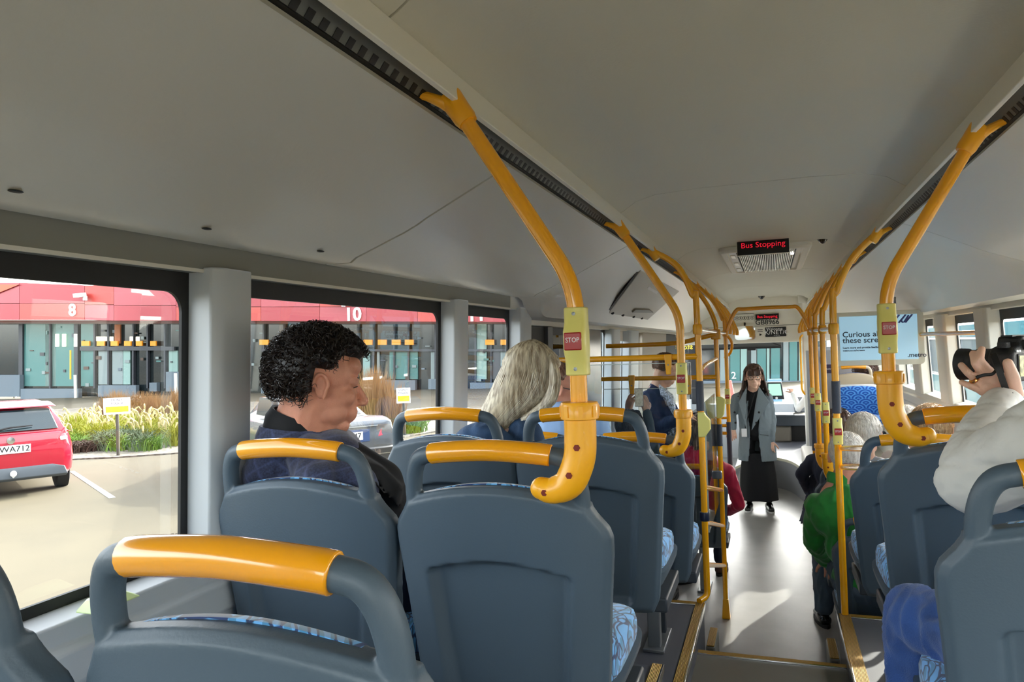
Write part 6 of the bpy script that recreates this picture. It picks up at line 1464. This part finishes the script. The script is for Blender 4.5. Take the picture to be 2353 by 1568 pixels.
for i in range(110):       # fringe
    x_ = R.uniform(-.058, .058); P = [Vector((x_ * .5, .02, .128)), Vector((x_ * .9, .082, .09)), Vector((x_, .100 - abs(x_) * .4, .05)), Vector((x_ * 1.03, .101 - abs(x_) * .4, .022))]
    fr.tube([c + Rm @ (p * 1.10) for p in bez(P, 3)], .0035, n=4, cap=False)
o = fr.build('hair_strands', H_BRN, None, smooth=80); o.parent = t
o = MB().tube([PY(1716, 905, 8.37), PY(1713, 960, 8.36), PY(1712, 985, 8.36)], .004).tube([PY(1734, 905, 8.37), PY(1718, 960, 8.36), PY(1713, 985, 8.36)], .004).build('lanyard', M_BLACK); o.parent = t
o = MB().box((-.028, -.004, -.045), (.028, .004, .045)); o.v = [v + PY(1710, 995, 8.34) for v in o.v]; o = o.build('id_card', M_WHITE, None, bevel=.004); o.parent = t
# --- magenta jacket
J = seated(-.56, 5.50, .53, 0); J['head'] = PY(1620, 985, 5.72); J['neck'] = PY(1618, 1050, 5.68); J['shr'] = PY(1672, 1085, 5.7); J['shl'] = PY(1590, 1085, 5.75); J['elr'] = PY(1698, 1160, 5.75); J['wrr'] = PY(1655, 1185, 6.0)
t, c, Rm = person('person in a magenta jacket with grey-brown hair seated behind the ladder rail', J, MAG, NAVYD, BROWNL, hair=H_MIX, hrot=(20, 0, 0), hs=1.0, fold=.009, k=1.0)
hair_cap('grey_brown_hair', t, c, Rm, 1, H_MIX, .02, seed=15)
fr = MB()
for i in range(380):
    a_ = R.uniform(60, 300); r_ = math.radians(a_); d = Vector((math.sin(r_), math.cos(r_), 0)); L = R.uniform(.15, .22)
    P = [Vector((d.x * .05, d.y * .05 - .01, .125)), Vector((d.x * .09, d.y * .11 - .01, .06)), Vector((d.x * .10, d.y * .12 - .01, -.02)), Vector((d.x * .10 + R.gauss(0, .01), d.y * .11 + R.gauss(0, .01), .05 - L))]
    fr.tube([c + Rm @ p for p in bez(P, 3)], .0035, n=4, cap=False)
o = fr.build('hair_strands', H_MIX, None, smooth=80); o.parent = t
# --- green jumper
def seated_px(x, yb, zs, fl, head, yh, neck=None, **k):
    J = seated(x, yb, zs, fl, **k); J['head'] = PY(*head, yh); J['neck'] = PY(*neck, yh - .03) if neck else J['head'] + Vector((0, -.03, -.15)); d = J['neck'] - (seated(x, yb, zs, fl, **k)['neck'])
    for q in ('shl', 'shr', 'chest'): J[q] += d * (1 if q != 'chest' else .6)
    J['waist'] += d * .3; return J
J = seated_px(.46, 3.96, .53, 0, (1948, 1052), 4.20, (1930, 1110)); J['shl'] = PY(1882, 1165, 4.18); J['shr'] = J['neck'] + Vector((.20, .02, -.09)); J['ell'] = PY(1872, 1245, 4.28); J['wrl'] = PY(1900, 1290, 4.50); J['waist'] = J['chest'].lerp(J['pelvis'], .5)
J['anl'] = PZ(1893, 1405, .09); J['tol'] = J['anl'] + Vector((-.03, .16, -.05)); J['knl'] = J['anl'] + Vector((.02, .02, .44))
t, c, Rm = person('person with white hair in a green jumper seated low at the right', J, GREEN, mat('blue_grey_trousers', '4c5a68', .85), SHOEB, skin=SKINR, hair=H_WHITE, hrot=(8, 12, 0), hs=1.04, topname='jumper', k=1.28, fold=.010, voxel=.008, collar=GREEN)
hair_cap('white_hair', t, c, Rm, 1.04, H_WHITE, .010, seed=16); strands('hair_strands', t, c, Rm, 1.04, H_WHITE, 1200, .03, .010, seed=17, rad=.0010, lift=.3)
# --- white-haired person in front
J = seated_px(.66, 4.72, .53, 0, (1985, 1003), 4.95); J['head'].z -= .0
t, c, Rm = person('person with short white hair seated beyond the green jumper', J, mat('grey_wool', '8a8d92', .9), NAVYD, SHOEB, hair=H_WHITE, hrot=(12, 6, 0), hs=1.12, collar=None)
hair_cap('white_hair', t, c, Rm, 1.12, H_WHITE, .014, seed=18); strands('hair_strands', t, c, Rm, 1.12, H_WHITE, 1200, .035, .014, seed=19, rad=.0011, lift=.3)
# --- navy suit
J = seated_px(.40, 5.50, .53, 0, (1925, 985), 5.68); J['shl'] = PY(1868, 1062, 5.7); J['ell'] = PY(1842, 1090, 5.72); J['wrl'] = PY(1870, 1150, 5.9); J['shr'] = J['neck'] + Vector((.2, 0, -.09))
t, c, Rm = person('person with dark brown hair in a navy suit, elbow out in the aisle', J, NAVYD, BLKC, BROWNL, skin=SKINR, hair=H_BRN, hrot=(-12, 8, 0), hs=1.12, fold=.006)
hair_cap('dark_hair', t, c, Rm, 1.12, H_BRN, .014, seed=20); strands('hair_strands', t, c, Rm, 1.12, H_BRN, 800, .035, .014, seed=21, rad=.0013)
co = MB().hexa([PY(1835, 1200, 5.9), PY(1862, 1232, 5.6), PY(1880, 1200, 5.7), PY(1862, 1190, 6.0), PY(1862, 1090, 5.72), PY(1885, 1090, 5.66), PY(1890, 1080, 5.8), PY(1868, 1085, 5.84)]); o = remesh(co, .01, 4, folds(.006, 8, 5)).build('coat_tail', NAVYD, None, smooth=80); o.parent = t
# --- fair heads near the right windows
J = seated_px(.93, 4.74, .53, 0, (2140, 990), 4.95, w=.68)
t, c, Rm = person('person with short sandy blonde hair by the right window', J, mat('cream_top', 'c9bda8', .8), NAVYD, SHOEB, hair=H_SAND, hrot=(10, 0, 0), hs=1.2, legs=False)
hair_cap('sandy_hair', t, c, Rm, 1.2, H_SAND, .016, seed=22); strands('hair_strands', t, c, Rm, 1.2, H_SAND, 1200, .045, .016, seed=23, rad=.0013, lift=.35)
J = seated_px(.93, 5.52, .53, 0, (2083, 985), 5.75, w=.68)
t, c, Rm = person('person with white-blonde hair, half hidden behind the near right pole clamp', J, mat('white_top', 'd5d5d5', .8), NAVYD, SHOEB, hair=H_WHITE, hrot=(0, 0, 0), hs=1.2, legs=False)
hair_cap('white_blonde_hair', t, c, Rm, 1.2, H_WHITE, .018, seed=24); strands('hair_strands', t, c, Rm, 1.2, H_WHITE, 800, .05, .018, seed=25, rad=.0014, lift=.3)
J = seated_px(.84, 9.06, 1.10, .55, (1990, 862), 9.3, w=.68)
t, c, Rm = person('person with brown curly hair in the tan seat below the screen', J, mat('grey_top', '6a6a70', .8), NAVYD, SHOEB, hair=H_BRN, hrot=(0, 0, 0), hs=1.35, legs=False)
hair_cap('curly_brown_hair', t, c, Rm, 1.35, H_BRN, .02, seed=26); strands('hair_curls', t, c, Rm, 1.35, H_BRN, 500, .04, .022, seed=27, curl=.008, rad=.0018)
# --- the driver: white sleeve and hand at the wheel
J = seated(.80, 10.95, .85, .37); J['ell'] = PY(1835, 940, 11.05); J['wrl'] = PY(1822, 905, 11.25); J['shl'] = Vector((.66, 11.0, 1.35)); J['head'] = Vector((.82, 11.1, 1.58)); J['neck'] = Vector((.82, 11.05, 1.42))
t, c, Rm = person('driver in a white shirt, arm on the wheel behind the white pillar', J, mat('white_shirt', 'e8e8e6', .8), NAVYD, SHOEB, hair=H_BRN, hrot=(0, 0, 0), topname='shirt', legs=False, fold=.008)
hair_cap('hair', t, c, Rm, 1, H_BRN, .012, seed=30)
# ------------------------------------------------------------------ photographer at the right edge
yh_ = 1.86
def PP(u, v, y=yh_): return PY(u, v, y)
hm_ = MB()
for pts, r_ in (([(2272, 852), (2251, 827), (2256, 803)], (.0092, .0086, .0078)), ([(2262, 866), (2241, 836), (2236, 813)], (.0092, .0086, .0078)), ([(2252, 880), (2224, 857), (2209, 840)], (.0092, .0084, .0076)), ([(2257, 899), (2230, 888), (2210, 879)], (.0084, .0074, .0066))):
    ys_ = (yh_, yh_ - .012, yh_ + .012); Q = [PP(u, v, y) for (u, v), y in zip(pts, ys_)]
    for i in range(2): hm_.cap(Q[i], Q[i + 1], r_[i], r_[i + 1])
    hm_.cap(PP(2290, 890, yh_ + .01), Q[0], .015, .0105)
hm_.cap(PP(2272, 868), PP(2318, 880, yh_ + .01), .017, .02); hm_.cap(PP(2266, 890), PP(2312, 912, yh_ + .01), .017, .022)
Q = [PP(2332, 905, 1.85), PP(2327, 866, 1.83), PP(2316, 835, 1.83)]; hm_.cap(PP(2305, 915, 1.87), Q[0], .022, .017); hm_.cap(Q[0], Q[1], .0165, .0135); hm_.cap(Q[1], Q[2], .0135, .0105)
hm_.cap(PP(2298, 905, 1.87), PP(2300, 960, 1.84), .030, .030)
hand_ = remesh(hm_, .0026, 3)
R2h = MB(); 
for i, (u, v) in enumerate(((2352, 925), (2350, 945), (2352, 962))): R2h.cap(PP(u + 50, v + 6, 1.95), PP(u, v, 1.90), .012, .010)
R2h.cap(PP(2410, 945, 1.96), PP(2440, 990, 1.9), .034, .03); hand2 = remesh(R2h, .004, 3)
J = seated(.50, 1.24, 1.23, PU)
J['head'] = Vector((.74, 1.42, 2.02)); J['neck'] = Vector((.66, 1.38, 1.86)); J['shl'] = Vector((.52, 1.40, 1.74)); J['shr'] = Vector((.84, 1.36, 1.74)); J['chest'] = Vector((.62, 1.36, 1.60)); J['waist'] = Vector((.55, 1.36, 1.46))
J['ell'] = PY(2238, 1092, 1.60); J['wrl'] = PY(2300, 935, 1.83); J['elr'] = Vector((.92, 1.55, 1.60)); J['wrr'] = PY(2440, 990, 1.9)
J['knl'] = PY(2100, 1412, 1.73); J['hipl'] = Vector((.42, 1.42, 1.30)); J['anl'] = Vector((J['knl'].x + .0, 1.74, PU + .09)); J['tol'] = J['anl'] + Vector((0, .15, -.05))
J['knr'] = Vector((.60, 1.74, 1.27)); J['anr'] = Vector((.62, 1.76, PU + .09)); J['tor'] = J['anr'] + Vector((0, .15, -.05))
t, c, Rm = person('person in a white puffer jacket and jeans holding up a camera at the right edge', J, WPUF, JEANS, SHOEB, hair=H_BRN, hrot=(-40, 5, 0), k=1.0, fold=.012, voxel=.007, hands=False, extra=[hand_, hand2], topname='puffer_jacket', sleeve_end=.99,
    extra_top=[(J['ell'], J['ell'].lerp(J['wrl'], .35), .066, .064), (J['ell'].lerp(J['wrl'], .3), J['ell'].lerp(J['wrl'], .97), .063, .048), (J['ell'] + Vector((0, 0, -.01)), J['shl'], .068, .09), (J['chest'], J['waist'], .17, .17)])
hair_cap('hair', t, c, Rm, 1, H_BRN, .012, seed=31)
rg = PP(2239, 872, 1.85); d = (PP(2224, 857, 1.85) - PP(2252, 880)).normalized(); o = MB().lathe([(.0108, -.0028), (.0122, 0), (.0108, .0028)], rg, d, 20).build('ring', mat('gold_ring', 'd99a5a', .2, metal=1), None); o.parent = t
# camera
cc = PY(2330, 835, 1.94); a_ = math.radians(52)
t = thing('camera', 'black camera with its screen lit, held up in the right foreground', 'camera', cc, a_)
CB = mat('camera_black', '17181b', .45, bump=.3, bscale=900)
MB().loft([[Vector((x, y, z)) for x, z in ((-.062, -.04), (-.066, .02), (-.05, .036), (-.022, .042), (-.016, .062), (.016, .062), (.022, .042), (.052, .036), (.066, .02), (.062, -.04))] for y in (-.026, .026)]).build('body', CB, t, bevel=.007, seg=3)
MB().lathe([(.034, .02), (.036, .03), (.036, .045), (.0345, .047), (.036, .050), (.036, .072), (.034, .075), (.034, .088), (.037, .092), (.038, .112), (.035, .114), (.032, .100), (.0001, .096)], (-.005, 0, -.002), (0, 1, 0), 32).build('lens', CB, t)
MB().box((-.045, -.0285, -.032), (.028, -.0255, .022)).build('screen_frame', M_BLACK, t, bevel=.002)
MB().box((-.041, -.0295, -.028), (.024, -.028, .018)).build('camera_screen', mat('camera_picture', '8d8c62', .2, emit='9a9a70', estr=.35, var=.9, vscale=90), t)
MB().box((-.018, -.034, .030), (.018, -.024, .054)).build('eyecup', mat('soft_black', '232427', .8), t, bevel=.005); MB().box((-.010, -.0352, .036), (.010, -.033, .048)).build('eyepiece', M_BLKGLOSS, t)
for x in (-.046, -.035): MB().box((x - .004, -.028, .026), (x + .004, -.025, .031)).build('button', M_LEG, t)
MB().lathe([(.0001, .013), (.012, .012), (.013, 0)], (-.045, 0, .036), (0, 0, 1), 20).build('mode_dial', CB, t); MB().box((-.03, -.012, .060), (.03, .012, .064)).build('hot_shoe', M_BLACK, t)
st = MB(); P = bez([PP(2282, 812, 1.85), PP(2292, 840, 1.825), PP(2306, 880, 1.82), PP(2318, 915, 1.81), PP(2325, 955, 1.79), PP(2345, 1000, 1.74), PP(2370, 1030, 1.66)], 5)
st.loft([[p + Vector((-.006, 0, -.002)), p + Vector((.006, .0, .002)), p + Vector((.006, .002, .002)), p + Vector((-.006, .002, -.002))] for p in P])
st.hexa([PP(2312, 935, 1.80), PP(2345, 950, 1.80), PP(2345, 950, 1.81), PP(2312, 935, 1.81), PP(2318, 905, 1.80), PP(2328, 902, 1.80), PP(2328, 902, 1.81), PP(2318, 905, 1.81)])
o = st.build('neck_strap', M_BLACK, None); o.parent = t; o.matrix_parent_inverse = (Matrix.Translation(t.location) @ t.rotation_euler.to_matrix().to_4x4()).inverted()
o = MB().tube(bez([PP(2243, 868, 1.835), PP(2262, 862, 1.83), PP(2280, 860, 1.83), PP(2290, 850, 1.835)], 5), .0035, n=6).build('wrist_cord', M_BLACK); tag(o, 'thin black cord over the fingers of the hand holding the camera', 'cord')

# ------------------------------------------------------------------ small marks by the first window
gm = thing('glass_marks', 'tiny dark etched approval marks in the lower corner of the first window', 'glass marks', PX(397, 1240, -1.255))
def gring(u, v, r): 
    p = PX(u, v, -1.2555); mb = MB().tube([p + Vector((0, r * math.cos(a), r * math.sin(a))) for a in [2 * PI * i / 18 for i in range(19)]], .0006, n=4, cap=False); adopt(mb.build('ring_mark', M_BLACK, None, smooth=0), gm)
gring(389, 1247, .0055); gring(406, 1241, .0055); gring(406, 1254, .005)
for u in (393, 401):
    p, q = PX(u, 1228, -1.2555), PX(u + 6, 1241, -1.2555)
    mb = MB().tube([p, Vector((p.x, q.y, p.z)), q, Vector((p.x, p.y, q.z)), p], .0006, n=4, cap=False); adopt(mb.build('square_mark', M_BLACK, None, smooth=0), gm)
sc_ = PX(250, 1392, -1.20)
tag(MB().hexa([sc_ + Vector(q) for q in ((-.03, -.05, 0), (.02, -.05, 0), (.02, .06, 0), (-.03, .06, 0), (-.02, -.03, .022), (.0, -.03, .022), (.0, .03, .022), (-.02, .03, .022))]).build('sill_stop', mat('pale_green_plastic', 'cfe0a0', .4), bevel=.004), 'small pale green plastic block on the ledge of the first window', 'block')
